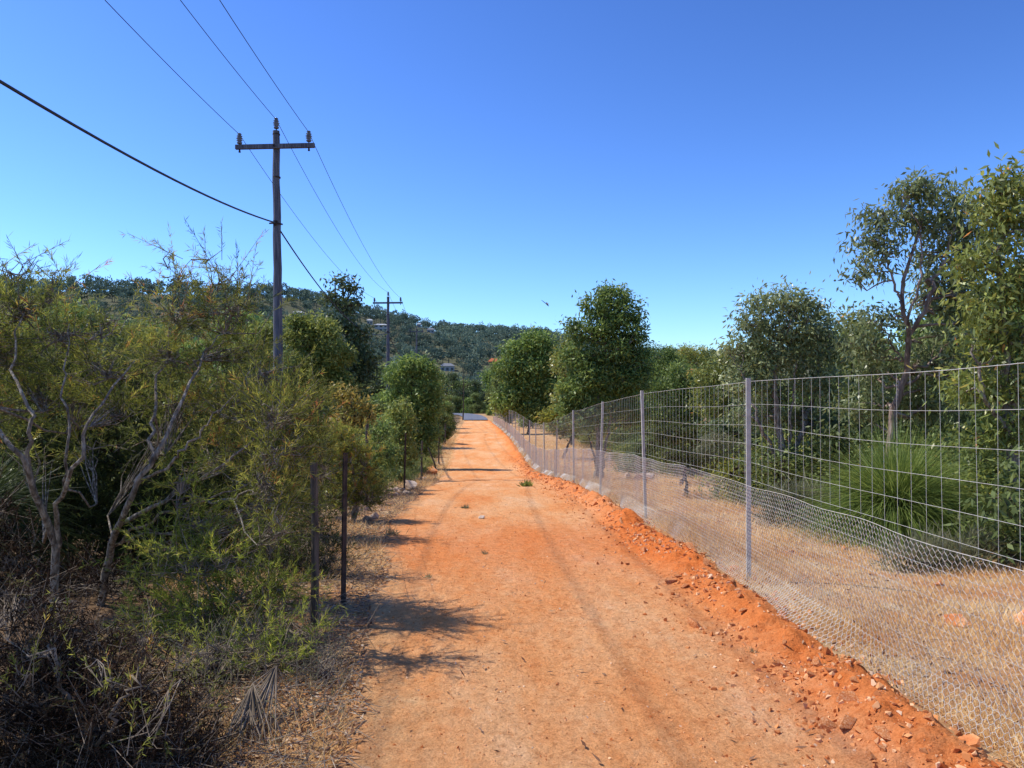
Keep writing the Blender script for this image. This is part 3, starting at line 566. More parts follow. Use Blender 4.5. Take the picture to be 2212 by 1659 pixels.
bush(1560, 20, [(1560, 780, 34, 22), (1530, 810, 42, 30), (1580, 830, 44, 34), (1545, 870, 60, 36), (1580, 905, 60, 30)], 'euc', 'leafy bush left of the spreading eucalypt behind the fence', 42)
bush(1470, 24, [(1470, 810, 50, 30), (1430, 845, 48, 34), (1500, 850, 48, 34), (1460, 890, 60, 34), (1420, 910, 40, 26)], 'eucmid', 'wide green bush behind the second full fence post', 43)
bush(1400, 34, [(1420, 770, 36, 26), (1450, 790, 40, 30), (1400, 810, 40, 36), (1440, 840, 50, 30), (1410, 870, 40, 26)], 'eucmid', 'green tree just right of the dome-topped tree', 44, 'bushy_tree', cat='tree')
bush(1490, 40, [(1490, 765, 38, 20), (1520, 785, 40, 26), (1470, 800, 40, 30)], 'euc', 'low crowned tree on the skyline right of the dome-topped tree', 45, 'bushy_tree', cat='tree')
bush(1140, 58, [(1160, 732, 38, 20), (1115, 755, 36, 22), (1185, 762, 38, 26), (1092, 795, 38, 28), (1150, 800, 54, 34), (1205, 800, 28, 34), (1118, 842, 50, 28), (1185, 846, 44, 28), (1095, 875, 36, 20), (1150, 885, 50, 22), (1205, 885, 40, 22)], 'eucmid', 'broad rounded tree beyond the far part of the fence', 46, 'broad_tree', dict(LF, dens=8, per=16, sr=.24, L=.27, W=.13), 'tree')
bush(1235, 44, [(1235, 745, 24, 20), (1215, 785, 26, 30), (1250, 820, 30, 36), (1222, 855, 34, 26), (1245, 890, 36, 22)], 'euc', 'dark green tree tucked between the broad tree and the dome-topped tree', 47, 'bushy_tree', dict(LF, dens=10, per=14, sr=.22, L=.23, W=.11), 'tree')
bush(1545, 14.5, [(1550, 965, 42, 30), (1520, 990, 36, 24), (1590, 985, 36, 26)], 'greygrass', 'low grey mounded bush left of the dark forked trunk', 48, 'mounded_bush', dict(LF, dens=90, per=14, sr=.05, L=.10, W=.014, knob=0))
bush(2010, 12.6, [(1990, 900, 60, 50), (2060, 900, 60, 50), (2120, 1000, 60, 60), (1850, 930, 60, 44), (1790, 970, 56, 40), (2060, 980, 60, 50), (1960, 960, 60, 50), (1870, 1010, 60, 40), (1780, 1020, 40, 26)], 'eucdark', 'dark bush in the shade behind the right grasstree', 49)
bush(1600, 17.5, [(1590, 930, 54, 30), (1640, 950, 44, 30), (1550, 935, 46, 26), (1620, 985, 50, 22)], 'eucdark', 'dark low bush behind the dark forked trunk', 50)
bush(2170, 7.6, [(2180, 1090, 60, 60), (2150, 1170, 55, 45), (2240, 1060, 60, 90), (2210, 1180, 60, 50)], 'midbush', 'shaded low bush at the right edge below the leafy eucalypt', 51)
bush(1470, 18.5, [(1470, 945, 44, 22), (1430, 935, 30, 20), (1500, 930, 40, 22)], 'darkneedle', 'dark knee-high bush beyond the second full fence post', 52)
bush(1215, 36, [(1215, 895, 34, 20), (1250, 890, 32, 22), (1180, 900, 34, 16), (1230, 925, 40, 14)], 'olive', 'olive low bush along the fence before the broad tree', 53, leaf=dict(LF, dens=14, per=12, sr=.14, L=.18, W=.07))
bush(1290, 27, [(1340, 905, 36, 24), (1380, 910, 34, 22), (1260, 905, 34, 20), (1300, 925, 36, 20)], 'euc', 'green undergrowth bush at the foot of the dome-topped tree', 54)
TU = dict(type='leaf', dens=110, per=14, sr=.06, L=.18, W=.010, droop=-1.0, knob=0)
bush(1700, 10.2, [(1700, 1090, 40, 34), (1750, 1100, 56, 44), (1800, 1115, 54, 42), (1670, 1120, 30, 22)], 'greygrass', 'grey green tussocky bush between the nearest full post and the grasstree', 55, 'tussock_bush', TU)
bush(2050, 7.6, [(2010, 1200, 60, 30), (1960, 1210, 50, 26), (2070, 1210, 50, 34), (2110, 1190, 40, 40)], 'greygrass', 'grey green tussock right of the foot of the large grasstree', 56, 'tussock_bush', dict(TU, L=.15))
bush(1480, 14.5, [(1470, 985, 34, 20), (1440, 990, 26, 16), (1505, 1000, 26, 16)], 'darkneedle', 'small dark bush on the straw right of the second full post', 57, leaf=dict(LF, dens=60, per=12, sr=.07, L=.07, W=.02))
bush(1660, 15, [(1650, 1000, 50, 30), (1720, 990, 56, 36), (1600, 1010, 40, 24), (1770, 1000, 46, 34)], 'darkneedle', 'dark understorey bush around the foot of the dark forked trunk', 58, leaf=dict(LF, dens=50, per=12, sr=.09, L=.09, W=.03))
print('key leaves', TOT)

# --- repeated bushland trees at a distance
def template_tree(seed, mat, h=7.0, w=3.0, bark='darkbark', name='bushland_tree', nc=11, dens=3.4, L=.32, W=.16):
    rng = np.random.default_rng(seed); cl = []
    for i in range(nc):
        a = rng.uniform(0, 6.28); zz = rng.uniform(.18, .93); rr = w*.70*math.sqrt(max(.05, 1-((zz-.5)/.55)**2))*rng.uniform(.2, 1)
        s = rng.uniform(.18, .38)*w; cl.append((np.array([rr*math.cos(a), rr*math.sin(a), zz*h]), np.array([s, s, s*.68])))
    return plant(name, 'x', 'tree', (0, 0, 0), [(np.array([[0, 0, -.3], [.1, 0, h*.25], [0, .1, h*.75]]), h*.028, h*.008)], cl, M[mat], M[bark],
                 dict(type='leaf', dens=dens, per=18, sr=.30, L=L, W=W, droop=.4), seed, limb=dict(k_sub=4, br=.06, wob=.08, subr=.025))
T = [template_tree(101, 'midbush', nc=14), template_tree(102, 'eucdark', 8, 3.2, nc=14), template_tree(103, 'eucmid', 6, 3.1, nc=15), template_tree(104, 'midbush', 7.5, 2.8, nc=12)]
used = [0, 0, 0, 0]
def put(t, x, y, s, rz, label, group):
    z = hz(x, y)-.1
    if not used[t]:
        o = T[t]; used[t] = 1; o.location = (x, y, z); o.rotation_euler = (0, 0, rz); o.scale = (s, s, s); o['label'] = label; o['group'] = group
    else: o = dup(T[t], (x, y, z), rz, s, label, group)
    return o
rr = random.Random(5)
LBL = {'L': ('middle distance bushland tree left of the track behind the power poles', 'middle distance trees left of the track'),
       'R': ('middle distance bushland tree behind the fence on the right skyline', 'middle distance trees behind the fence'),
       'C': ('far tree beyond the end of the track at the foot of the hill', 'far trees beyond the end of the track')}
mids = [('L', 60, 60, 660, 0), ('L', 150, 75, 675, 2), ('L', 230, 55, 675, 1), ('L', 310, 85, 672, 0), ('L', 380, 60, 685, 3), ('L', 460, 90, 680, 1), ('L', 520, 70, 690, 2),
        ('L', 20, 34, 710, 2), ('L', 130, 38, 740, 0), ('L', 270, 36, 740, 3), ('L', 420, 40, 750, 2), ('L', 560, 42, 725, 0), ('L', 620, 60, 695, 1), ('L', 680, 75, 705, 0), ('L', 650, 34, 790, 2), ('L', 590, 50, 720, 3), ('L', 500, 32, 800, 2),
        ('L', 800, 70, 765, 1), ('L', 815, 85, 780, 0), ('L', 780, 55, 800, 3), ('L', 860, 110, 782, 1), ('L', 940, 70, 830, 2), ('L', 905, 120, 785, 0), ('L', 960, 90, 845, 3), ('L', -60, 45, 690, 0), ('L', 965, 60, 870, 2), ('L', 950, 46, 880, 0), ('L', 835, 40, 850, 2), ('L', 795, 34, 850, 0),
        ('C', 975, 150, 805, 1), ('C', 1010, 170, 812, 0), ('C', 1045, 150, 820, 1), ('C', 1085, 130, 810, 0), ('C', 1030, 135, 842, 3), ('C', 945, 180, 790, 3), ('C', 1060, 190, 808, 2), ('C', 985, 128, 852, 0), ('C', 1075, 122, 852, 1), ('C', 1100, 210, 778, 0), ('C', 920, 220, 775, 1), ('C', 1045, 140, 862, 3), ('C', 1090, 100, 862, 0), ('C', 965, 105, 865, 1), ('C', 1012, 145, 862, 2), ('C', 1030, 128, 872, 0), ('C', 1056, 112, 878, 2),
        ('R', 1090, 90, 810, 0), ('R', 1190, 85, 775, 1), ('R', 1210, 120, 770, 0), ('R', 1260, 70, 775, 1), ('R', 1150, 70, 850, 2), ('R', 1200, 62, 850, 0), ('R', 1100, 75, 860, 1), ('R', 1400, 80, 760, 1), ('R', 1440, 60, 770, 0), ('R', 1500, 85, 760, 1), ('R', 1545, 55, 768, 3), ('R', 1600, 75, 748, 0), ('R', 1570, 110, 755, 1),
        ('R', 1640, 45, 750, 2), ('R', 1790, 60, 715, 3), ('R', 1840, 40, 685, 0), ('R', 1900, 50, 700, 1), ('R', 1750, 34, 750, 1), ('R', 1880, 26, 745, 2), ('R', 1960, 34, 680, 1), ('R', 2040, 28, 700, 2), ('R', 2120, 36, 620, 0), ('R', 2200, 30, 620, 1), ('R', 2280, 30, 580, 2), ('R', 2080, 16, 700, 0), ('R', 2170, 14, 680, 2), ('R', 1980, 20, 820, 1), ('R', 2110, 18, 840, 2), ('R', 1380, 50, 790, 1), ('R', 1330, 60, 790, 0), ('R', 1480, 30, 830, 0), ('R', 1620, 26, 820, 1), ('R', 1900, 18, 870, 0), ('R', 1730, 22, 850, 2), ('R', 1820, 20, 860, 1)]
TH = [7.0, 8.0, 6.0, 7.5]
for g, px, d, top, t in mids:
    x = ray(px, 865); x = x[0]/x[1]*d; z = hz(x, d); want = P(px, top, d)[2]-z
    put(t, x, d, max(want/TH[t], .25), rr.uniform(0, 6.28), LBL[g][0], LBL[g][1])
B0 = template_tree(111, 'olive', 1.5, 1.3, name='low_bush', nc=9, dens=26, L=.10, W=.034)
B1 = template_tree(112, 'euc', 1.3, 1.4, name='low_bush', nc=9, dens=24, L=.11, W=.042)
B2 = template_tree(113, 'midbush', 1.6, 1.4, name='low_bush', nc=9, dens=24, L=.11, W=.042)
for o in (B0, B1, B2): o['category'] = 'shrub'
bl = {'L': ('scrub bush on the left side of the track beyond the foreground shrubs', 'scrub bushes on the left side of the track'),
      'R': ('scrub bush on the dry ground behind the fence', 'scrub bushes behind the fence')}
firsts = [1, 1, 1]
BB = [B0, B1, B2]
spots = []
for i in range(34):
    y = 14+i*2.3+rr.uniform(-1, 1); off = rr.uniform(1.4, 2.7)+y*.010; spots.append(('L', float(left_x(y))-off, y, rr.uniform(.5, .9)))
for i in range(30):
    y = 13+i*1.6+rr.uniform(-.6, .6); spots.append(('L', float(left_x(y))-rr.uniform(.6, 1.2), y, rr.uniform(.28, .46)))
for i in range(60):
    y = 12+76*(i/60)**1.15+rr.uniform(-1, 1); off = rr.uniform(2.8, 8)*(1+y*.008); spots.append(('R', float(fence_x(y))+off, y, rr.uniform(.55, 1.1)))
for i in range(46):
    y = rr.uniform(9, 24); px = rr.uniform(1480, 2260) if y > 12 else rr.uniform(1850, 2300); x = (px-1040)/1720*y
    if x < 4.8: x = 4.8+rr.uniform(0, 2)
    spots.append(('R', x, y, rr.uniform(.6, 1.1)))
for i in range(18):
    y = rr.uniform(10, 22); spots.append(('L', -rr.uniform(4, 12), y, rr.uniform(.9, 1.5)))
for i, (s, x, y, sc) in enumerate(spots):
    k = i % 3
    if abs(x-5.0) < 1.3 and abs(y-9.3) < 1.8: continue
    if firsts[k]:
        o = BB[k]; firsts[k] = 0; o.location = (x, y, hz(x, y)-.05-.2*sc); o.scale = (sc, sc, sc*.9); o['label'] = bl[s][0]; o['group'] = bl[s][1]
    else: dup(BB[k], (x, y, hz(x, y)-.05-.2*sc), rr.uniform(0, 6.28), (sc, sc, sc*.9), bl[s][0], bl[s][1])

# --- grasstrees
def grasstree(label, base, tr_h, n, L, seed, W=.0034, lo=-.3, mat='spike'):
    rng = np.random.default_rng(seed); root = empty('grasstree', base, 0, label, 'plant')
    a = Acc(); a.add(*tube(np.array([[0, 0, -.1], [0, 0, tr_h*.5], [0, 0, tr_h]]), [.13, .14, .12], 12)); a.build('trunk', M['darkbark'], root, True)
    az = rng.uniform(0, 6.283, n); el = np.arcsin(np.clip(rng.uniform(lo, 1, n), -1, 1)); l = L*rng.uniform(.5, 1.1, n)*(1-.12*np.sin(el))
    D = np.stack([np.cos(az)*np.cos(el), np.sin(az)*np.cos(el), np.sin(el)], -1)
    O = np.array([0, 0, tr_h])+D*.08; K = 6; pts = []; dr = rng.uniform(.2, .8, n); sw = rng.normal(size=(n, 3))*.11
    for i in range(K+1):
        t = i/K; pts.append(O+D*(l*t)[:, None]+np.array([0, 0, -1])*(dr*l*t*t*(.25+.75*np.cos(el)))[:, None]+sw*(t*t))
    S = norm(np.cross(D, np.array([0, 0, 1.])+rng.normal(size=(n, 3))*.3)); a = Acc(); tone = rng.uniform(0, 1, n)*.75+.25*np.clip(D[:, 2], 0, 1)
    Vs = []
    for i in range(K+1):
        w = W*(1-(i/K)**3*.85); Vs += [pts[i]+S*w, pts[i]-S*w]
    V = np.stack(Vs, 1).reshape(-1, 3); b_ = (np.arange(n)*(2*K+2))[:, None]
    for i in range(K): a.add(V if i == 0 else np.zeros((0, 3)), b_+np.array([2*i, 2*i+1, 2*i+3, 2*i+2])-(a.n if i else 0), tone)
    a.build('leaf_crown', M[mat], root); return root
grasstree('large grasstree of long green spikes behind the fence at the right', gpt(1935, 9.3), .28, 8500, 1.42, 61, W=.0031)
grasstree('grasstree showing only its spiky fan behind the stems at the left edge', gpt(-60, 7.1), .6, 2200, 1.05, 62, mat='spikedark')

# --- far wood on the hill
HOUSES = [(822, 706, 30, 'w'), (798, 693, 12, 'w'), (930, 712, 16, 'd'), (643, 677, 22, 'w'), (966, 793, 30, 'g'), (1067, 783, 22, 'o'), (1518, 768, 22, 'w'), (905, 700, 8, 'w')]
def ray_hit(px, py, off=0.0, d0=195):
    d = d0
    while d < 1200:
        p = P(px, py, d)
        if float(hgt(np.array([p[0]]), np.array([p[1]]))[0])+off >= p[2]: return p, d
        d += 2
    return P(px, py, 700), 700
hs = []
for h in HOUSES:
    p, d = ray_hit(h[0], h[1]+4, 1.0); hs.append((h, p, d))
def far_wood():
    rng = np.random.default_rng(77); tm = []
    for k in range(6):
        for npuff, per, q in ((7, 44, .58), (6, 24, .95)):
            vs = []
            for j in range(npuff):
                c = np.array([rng.uniform(-2.2, 2.2), rng.uniform(-2.2, 2.2), rng.uniform(2.0, 6.6)]); r = rng.uniform(1.2, 2.1)
                d = norm(rng.normal(size=(per, 3))); d[:, 2] = np.abs(d[:, 2])*.9+.1*d[:, 2]; C = c+d*r*rng.uniform(.7, 1.05, (per, 1))
                D = norm(rng.normal(size=(per, 3))); V, Fq = leaves(rng, C, D, q*rng.uniform(.7, 1.4, per), q*.75); vs.append(V)
            V, Fq = segs(np.array([[0, 0, -1.]]), np.array([[0, 0, 5.]]), .25, .1, 3); vs.append(V)
            V = np.concatenate(vs); nl = npuff*per
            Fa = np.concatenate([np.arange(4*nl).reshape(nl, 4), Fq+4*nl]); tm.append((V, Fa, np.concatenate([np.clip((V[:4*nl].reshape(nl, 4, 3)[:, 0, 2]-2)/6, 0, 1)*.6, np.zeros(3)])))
    acc = Acc(); cnt = 0
    y = 190.0
    while y < 830:
        sp = 6.4+y*.0036; x = -1.02*y-20
        while x < .98*y+20:
            xx = x+rng.uniform(-.5, .5)*sp; yy = y+rng.uniform(-.5, .5)*sp; x += sp
            px = 1040+1720*xx/yy; yc = np.interp(px, [-900, 500, 900, 1300, 3200], [430, 430, 700, 760, 760])
            if yy > yc+35: continue
            if px < -120 or px > 2330: continue
            if 1250 < px and yy < 420 and rng.random() < .5: continue
            if px > 1420 and yy < yc-190: continue
            if rng.random() < .05: continue
            k = rng.integers(0, 6)*2+(0 if yy < 360 else 1); V, Fa, tn = tm[k]; s = rng.uniform(.65, 1.2); a = rng.uniform(0, 6.28); ca, sa = math.cos(a)*s, math.sin(a)*s; zs = s*rng.uniform(.8, 1.1)
            z = float(hgt(np.array([xx]), np.array([yy]))[0])
            tp = 865-(z+8.6*zs-1.6)/yy*1720; bad = False
            for h, p, d in hs:
                hp = 1040+1720*p[0]/p[1]
                if abs(px-hp) < h[2]/2+2+3*s*1720/yy and yy < d+12 and (tp < h[1]+2 or yy > d-12): bad = True
            if bad: continue
            W = np.stack([V[:, 0]*ca-V[:, 1]*sa+xx, V[:, 0]*sa+V[:, 1]*ca+yy, V[:, 2]*zs+z], -1)
            acc.add(W, Fa, np.clip(tn+rng.uniform(0, .4), 0, 1)); cnt += 1
        y += sp
    print('far trees', cnt, acc.n)
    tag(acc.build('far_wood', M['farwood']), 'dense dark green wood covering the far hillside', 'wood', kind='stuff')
far_wood()

# --- houses
def flat(name, c, rough=.7): return noisemat(name, [(.3, tuple(v*.9 for v in c)), (.7, c)], 2, rough, bump=.05)
M['white_wall'] = flat('cream_wall', (.5, .48, .44)); M['brick'] = flat('red_brick', (.34, .18, .12)); M['metal_roof'] = flat('pale_metal_roof', (.44, .46, .48)); M['tile'] = flat('orange_tile_roof', (.55, .16, .06)); M['grey_roof'] = flat('grey_roof', (.20, .21, .23)); M['glass'] = flat('dark_window_glass', (.05, .06, .08), .2)
hl = ['white two level house on the hillside right of the tall dark eucalypt', 'small pale house just above left of the two level hillside house', 'small dark roofed house high on the hill beside the second power pole crossarm', 'pale flat roofed house partly hidden beside the nearest power pole',
      'low house with a long grey roof above the far end of the track', 'house with an orange tiled roof above the end of the fence', 'pale house on the low skyline right of the dome-topped tree', 'tiny white house near the top of the hill']
for (h, p, d), lb in zip(hs, hl):
    px, py, wpx, kind = h; w = wpx*d/F_; hh = 2.8 if kind != 'w' or wpx < 28 else 4.4; dp = w*.6; ang = -math.atan2(p[0], p[1])
    root = empty('house', (p[0], p[1]+dp/2, p[2]-hh*.5), ang, lb, 'house')
    a = Acc(); a.add(*box((0, 0, hh/2-3), (w, dp, hh+6))); a.build('wall', M['brick'] if kind in 'o' else M['white_wall'], root)
    rm = {'w': 'metal_roof', 'g': 'grey_roof', 'o': 'tile', 'd': 'grey_roof'}[kind]; rh = {'w': 1.0, 'g': 1.4, 'o': 1.8, 'd': 1.5}[kind]; e = .5
    V = np.array([[-w/2-e, -dp/2-e, hh+.01], [w/2+e, -dp/2-e, hh+.01], [w/2+e, dp/2+e, hh+.01], [-w/2-e, dp/2+e, hh+.01], [-w/2+dp*.4, 0, hh+rh], [w/2-dp*.4, 0, hh+rh]])
    a = Acc(); a.add(V, np.array([[0, 1, 5, 4], [2, 3, 4, 5], [3, 2, 1, 0]])); a.add(V, np.array([[1, 2, 5], [3, 0, 4]])); a.build('roof', M[rm], root)
    nwn = 3 if wpx > 20 else 2
    for lv in range(2 if hh > 4 else 1):
        for i in range(nwn):
            xw = (i+.5)/nwn*w-w/2; fr = Acc(); fr.add(*box((xw, -dp/2-.04, 1.4+lv*2.3), (w/nwn*.6, .06, 1.3))); f = fr.build('window', M['metal_roof'], root)
            pn = Acc(); pn.add(*box((xw, -dp/2-.09, 1.4+lv*2.3), (w/nwn*.54, .04, 1.15))); pn.build('pane', M['glass'], f)

# ------------------------------------------------------------------ power poles
INS = [(.015, -.10), (.06, -.10), (.075, -.06), (.05, -.045), (.05, -.02), (.085, 0), (.055, .02), (.055, .045), (.09, .06), (.055, .085), (.05, .11), (.08, .125), (.045, .15), (.045, .18), (.06, .19), (.03, .22), (.001, .225)]
INS = [(r*1.12, z) for r, z in INS]
def make_pole():
    H = 9.9; root = empty('power_pole', (0, 0, 0))
    rng = np.random.default_rng(3); p = np.array([[0, 0, z] for z in np.linspace(-1, H, 22)]); p[:, :2] += rng.normal(size=(22, 2))*.008
    a = Acc(); a.add(*tube(p, np.linspace(.165, .10, 22), 14)); a.add(*capdisc((p[-1][0], p[-1][1], H), .10, 14)); a.build('pole', M['polewood'], root, True)
    a = Acc(); a.add(*box((0, -.13, H-.5), (2.38, .10, .13))); arm = a.build('crossarm', M['polewood'], root)
    for x, y, z in ((-1.07, -.13, H-.30), (1.02, -.13, H-.28), (0, 0, H+.18)):
        a = Acc(); a.add(*lathe(INS, 14, (x, y, z))); o = a.build('insulator', M['porcelain'], root, True)
        a = Acc(); a.add(*tube(np.array([[x, y, z-.22 if x else z-.2], [x, y, z-.08]]), [.018, .018], 8)); a.build('pin', M['rust'], o)
    for x in (-1.07, 1.02, 0):
        a = Acc(); zz = H-.66 if x else H-.5; a.add(*tube(np.array([[x, -.13 if x else -.22, zz], [x, -.13 if x else -.17, zz+.09 if x else zz+.001]]), [.035, .022], 8)); a.build('bolt', M['rust'], arm)
    a = Acc(); a.add(*tube(np.array([[-.22, -.02, 7.12], [0, -.13, 7.1], [.18, -.02, 7.08]]), [.025, .03, .025], 8)); a.add(*box((0, -.14, 7.1), (.12, .06, .14))); a.build('cable_clamp', M['rust'], root)
    for z in (H-.1, H-1.4, 2.2):
        a = Acc(); r_ = .165-.06*(z+1)/(H+1)+.004; a.add(*lathe([(r_, -.02), (r_+.003, 0), (r_, .02)], 14, (0, 0, z))); a.build('band', M['rust'], root)
    return root
pole = make_pole()
top1 = P(592, 283, 24)
tag(pole, 'nearest timber power pole rising above the shrubs on the left', 'power pole')
pole.location = (P(603, 800, 24)[0], 24.0, top1[2]-9.9); pole.rotation_euler = (0, R(-.75), R(-4))
xb = P(838, 800, 63)[0]; t2 = P(839, 641, 63)[2]
pole2 = dup(pole, (xb, 63.0, t2-9.9), R(-6), 1, 'second power pole, standing farther along the line beside the dark eucalypt'); pole2.rotation_euler = (0, 0, R(-6))
xb = P(900, 750, 134)[0]; t3 = P(900, 710, 134)[2]
pole3 = dup(pole, (xb, 134.0, t3-9.9), R(-6), 1, 'farthest and smallest power pole against the foot of the hill'); pole3.rotation_euler = (0, 0, R(-6))
def world(o, p):
    m = Matrix.LocRotScale(o.location, o.rotation_euler, o.scale); return np.array(m @ Vector(p))
def wire(label, lp, sag, r, back, name='overhead_wire'):
    pts = [back, world(pole, lp), world(pole2, lp), world(pole3, lp)]; pts.append(pts[-1]+np.array([-5, 75, 3.])); acc = Acc()
    for i in range(4):
        a, b_ = pts[i], pts[i+1]; t = np.linspace(0, 1, 40)[:, None]; s = sag*(1.0 if i == 0 else .9) if i < 2 else sag*1.6
        p = a*(1-t)+b_*t; p[:, 2] -= (4*s*t*(1-t))[:, 0]; rad = r*(1 if i < 2 else 1.3); acc.add(*tube(p, rad, 5))
    tag(acc.build(name, M['cable'], None, True), label, 'wire')
bk = lambda dx, z: np.array([-5.15+dx, -15.0, z])
wire('left thin overhead wire on the end insulator of the crossarm', (-1.07, -.13, 9.78), .85, .0085, bk(-1.1, 10.0))
wire('middle thin overhead wire carried on the pole-top insulator', (0, 0, 10.25), .95, .0085, bk(0, 10.55))
wire('right thin overhead wire on the crossarm insulator nearest the track', (1.02, -.13, 9.80), .85, .0085, bk(1.1, 10.0))
wire('thick black lower cable clamped partway up the poles', (0, -.16, 7.1), 1.45, .024, bk(-.55, 6.9), 'overhead_cable')

# ------------------------------------------------------------------ new wire fence
PY_ = [-1.0, 2.95, 7.04, 11.2, 15.3, 19.4, 23.4]+[27.4+4*i for i in range(17)]
fence = empty('wire_fence', (2.4, 7, 0), 0, 'new galvanised wire mesh fence on steel posts along the right of the track', 'fence')
def loc(V): return np.asarray(V)-np.array([2.4, 7, 0])
def post_mesh():
    prof_ = np.array([[-.020, -.012], [.020, -.012], [.020, .012], [.015, .012], [.015, -.007], [-.015, -.007], [-.015, .012], [-.020, .012]])
    n = 8; V = np.array([[x, y, z] for z in (-.3, 1.8) for x, y in prof_]); Fq = [[i, (i+1) % n, n+(i+1) % n, n+i] for i in range(n)]
    return mesh_np('post', V, np.array(Fq), np.full(n, .5))
pm = post_mesh(); fr = np.random.default_rng(9)
for i, y in enumerate(PY_):
    x = float(fence_x(y)); o = link('post', pm, M['steel'], fence); o.location = (x-2.4, y-7, float(hgt(np.array([x]), np.array([y]))[0])); o.rotation_euler = (fr.normal()*.01, fr.normal()*.012, fr.normal()*.15)
acc = Acc(); ys = np.concatenate([np.arange(-1, 40, .5), np.arange(40, 92, 1.5)])
def fz(y): return prof(y)
def sagf(y): return .02*np.abs(np.sin((y-2.95)/4.1*math.pi))
for zi, z in enumerate((.05, .16, .28, .42, .57, .73, .90, 1.05, 1.21, 1.38, 1.57, 1.78)):
    rad = .0010 if z < .9 else (.0012 if z < 1.7 else .0018)
    p = np.stack([fence_x(ys)+.024, ys, fz(ys)+z-sagf(ys)*(.4+z*.5)+.007*np.sin(ys*1.7+zi)], -1)
    acc.add(*segs(p[:-1], p[1:], rad, rad, 4))
vy = np.concatenate([np.arange(0, 36, .15), np.arange(36, 92, .3)]); x = fence_x(vy)+.024; jt = fr.normal(size=len(vy))*.008
for za, zb in ((.9, 1.35), (1.35, 1.78)):
    p0 = np.stack([x, vy+jt*(za-.9), fz(vy)+za-sagf(vy)*.7], -1); p1 = np.stack([x, vy+jt*(zb-.9), fz(vy)+zb-sagf(vy)*1.2], -1); acc.add(*segs(p0, p1, .0011, .0011, 4))
p0 = np.stack([x, vy, fz(vy)+.05], -1); p1 = np.stack([x, vy, fz(vy)+.9], -1); acc.add(*segs(p0, p1, .0008, .0008, 3))
V = np.concatenate(acc.V); acc.V = [loc(V)]; acc.build('wire_grid', M['wire'], fence)
def netting(y0, y1, w, rad, rows):
    tw = w*.3; dg = w*.42; rp = tw+dg; n = int((y1-y0)/w); P0 = []; P1 = []
    def pt(s, z):
        s = np.asarray(s, float); z = np.broadcast_to(np.asarray(z, float), s.shape)
        wav = .03*np.sin(s*2.1+z*2)+.018*np.sin(s*5.3+1)*(.4+z)
        fl = np.clip(.22-z, 0, 1); fl = fl*(.55+.35*np.sin(s*1.3)+.2*np.sin(s*3.7))
        return np.stack([fence_x(s)-.03+wav*.5-fl, s+.012*np.sin(z*9+s*3)+.004*np.sin(s*61+z*47), fz(s)+np.clip(fl*.3, 0, 1)+z*(1+.015*np.sin(s*1.6)+.008*np.sin(s*4.3)-.025*np.abs(np.sin((s-2.95)/4.1*math.pi)))], -1)
    i = np.arange(n)
    for j in range(rows):
        s = y0+i*w+(j % 2)*w/2; z = .0+j*rp
        P0.append(pt(s, z)); P1.append(pt(s, z+tw))
        if j < rows-1: P0.append(pt(s, z+tw)); P1.append(pt(s+w/2, z+rp)); P0.append(pt(s, z+tw)); P1.append(pt(s-w/2, z+rp))
    ss = np.arange(y0, y1, .2); out = [segs(np.concatenate(P0), np.concatenate(P1), rad, rad, 3)]
    for zz in (rows*rp-dg,): q = pt(ss, zz); out.append(segs(q[:-1], q[1:], rad*1.3, rad*1.3, 3))
    return out
acc = Acc()
for args in ((.8, 9, .046, .00130, 27), (9, 18, .046, .0015, 27), (18, 36, .055, .0019, 23), (36, 91, .11, .0034, 11)):
    for vf in netting(*args): acc.add(*vf)
V = np.concatenate(acc.V); acc.V = [loc(V)]; acc.build('chicken_netting', M['netwire'], fence)

# ------------------------------------------------------------------ old left fence
of = empty('old_fence', (-1.3, 7, 0), 0, 'old sagging wire fence on dark leaning pickets at the left edge of the track', 'fence')
olds = [(742, 6.3, 978, .024, 'rust', 0, .02), (682, 5.75, 1000, .028, 'oldwood', 0, -.03), (792, 13.5, 915, .03, 'oldwood', 0, .02), (873, 17, 935, .022, 'rust', .03, .06), (911, 25, 952, .03, 'oldwood', 0, .02), (948, 33, 925, .03, 'oldwood', 0, 0), (962, 45, 915, .04, 'oldwood', 0, 0)]
tops = []
for px, d, top, r_, mt, lx, ly in olds:
    g = gpt(px, d); tp = P(px, top, d); a = Acc(); p = np.array([g-[0, 0, .2], (g+tp)/2, tp]); p[2, 0] += ly*.5
    if mt == 'rust':
        V = []
        for z_, c in ((0, p[0]), (1, p[2])):
            for k in range(6):
                an = k*math.pi/3+.4; rr_ = r_ if k % 2 == 0 else r_*.3; V.append([c[0]+rr_*math.cos(an), c[1]+rr_*math.sin(an), c[2]])
        a.add(np.array(V), np.array([[k, (k+1) % 6, 6+(k+1) % 6, 6+k] for k in range(6)])); a.add(np.array(V), np.array([[6, 8, 10], [6, 7, 8], [8, 9, 10], [10, 11, 6]]))
    else: a.add(*tube(p, [r_*1.1, r_, r_*.92], 9)); a.add(*capdisc(tuple(p[2]), r_*.92, 9))
    o = a.build('picket', M[mt], of, origin=(-1.3, 7, 0)); tops.append((g, p[2]))
tops.sort(key=lambda t: t[0][1])
acc = Acc()
line = tops
for f in (.35, .65, .92):
    for (g0, t0), (g1, t1) in zip(line[:-1], line[1:]):
        a_ = g0*(1-f)+t0*f; b_ = g1*(1-f)+t1*f; t = np.linspace(0, 1, 12)[:, None]; p = a_*(1-t)+b_*t; p[:, 2] -= (.1*4*t*(1-t))[:, 0]*min(1, np.linalg.norm(b_-a_)/4); acc.add(*segs(p[:-1], p[1:], .0014, .0014, 3))
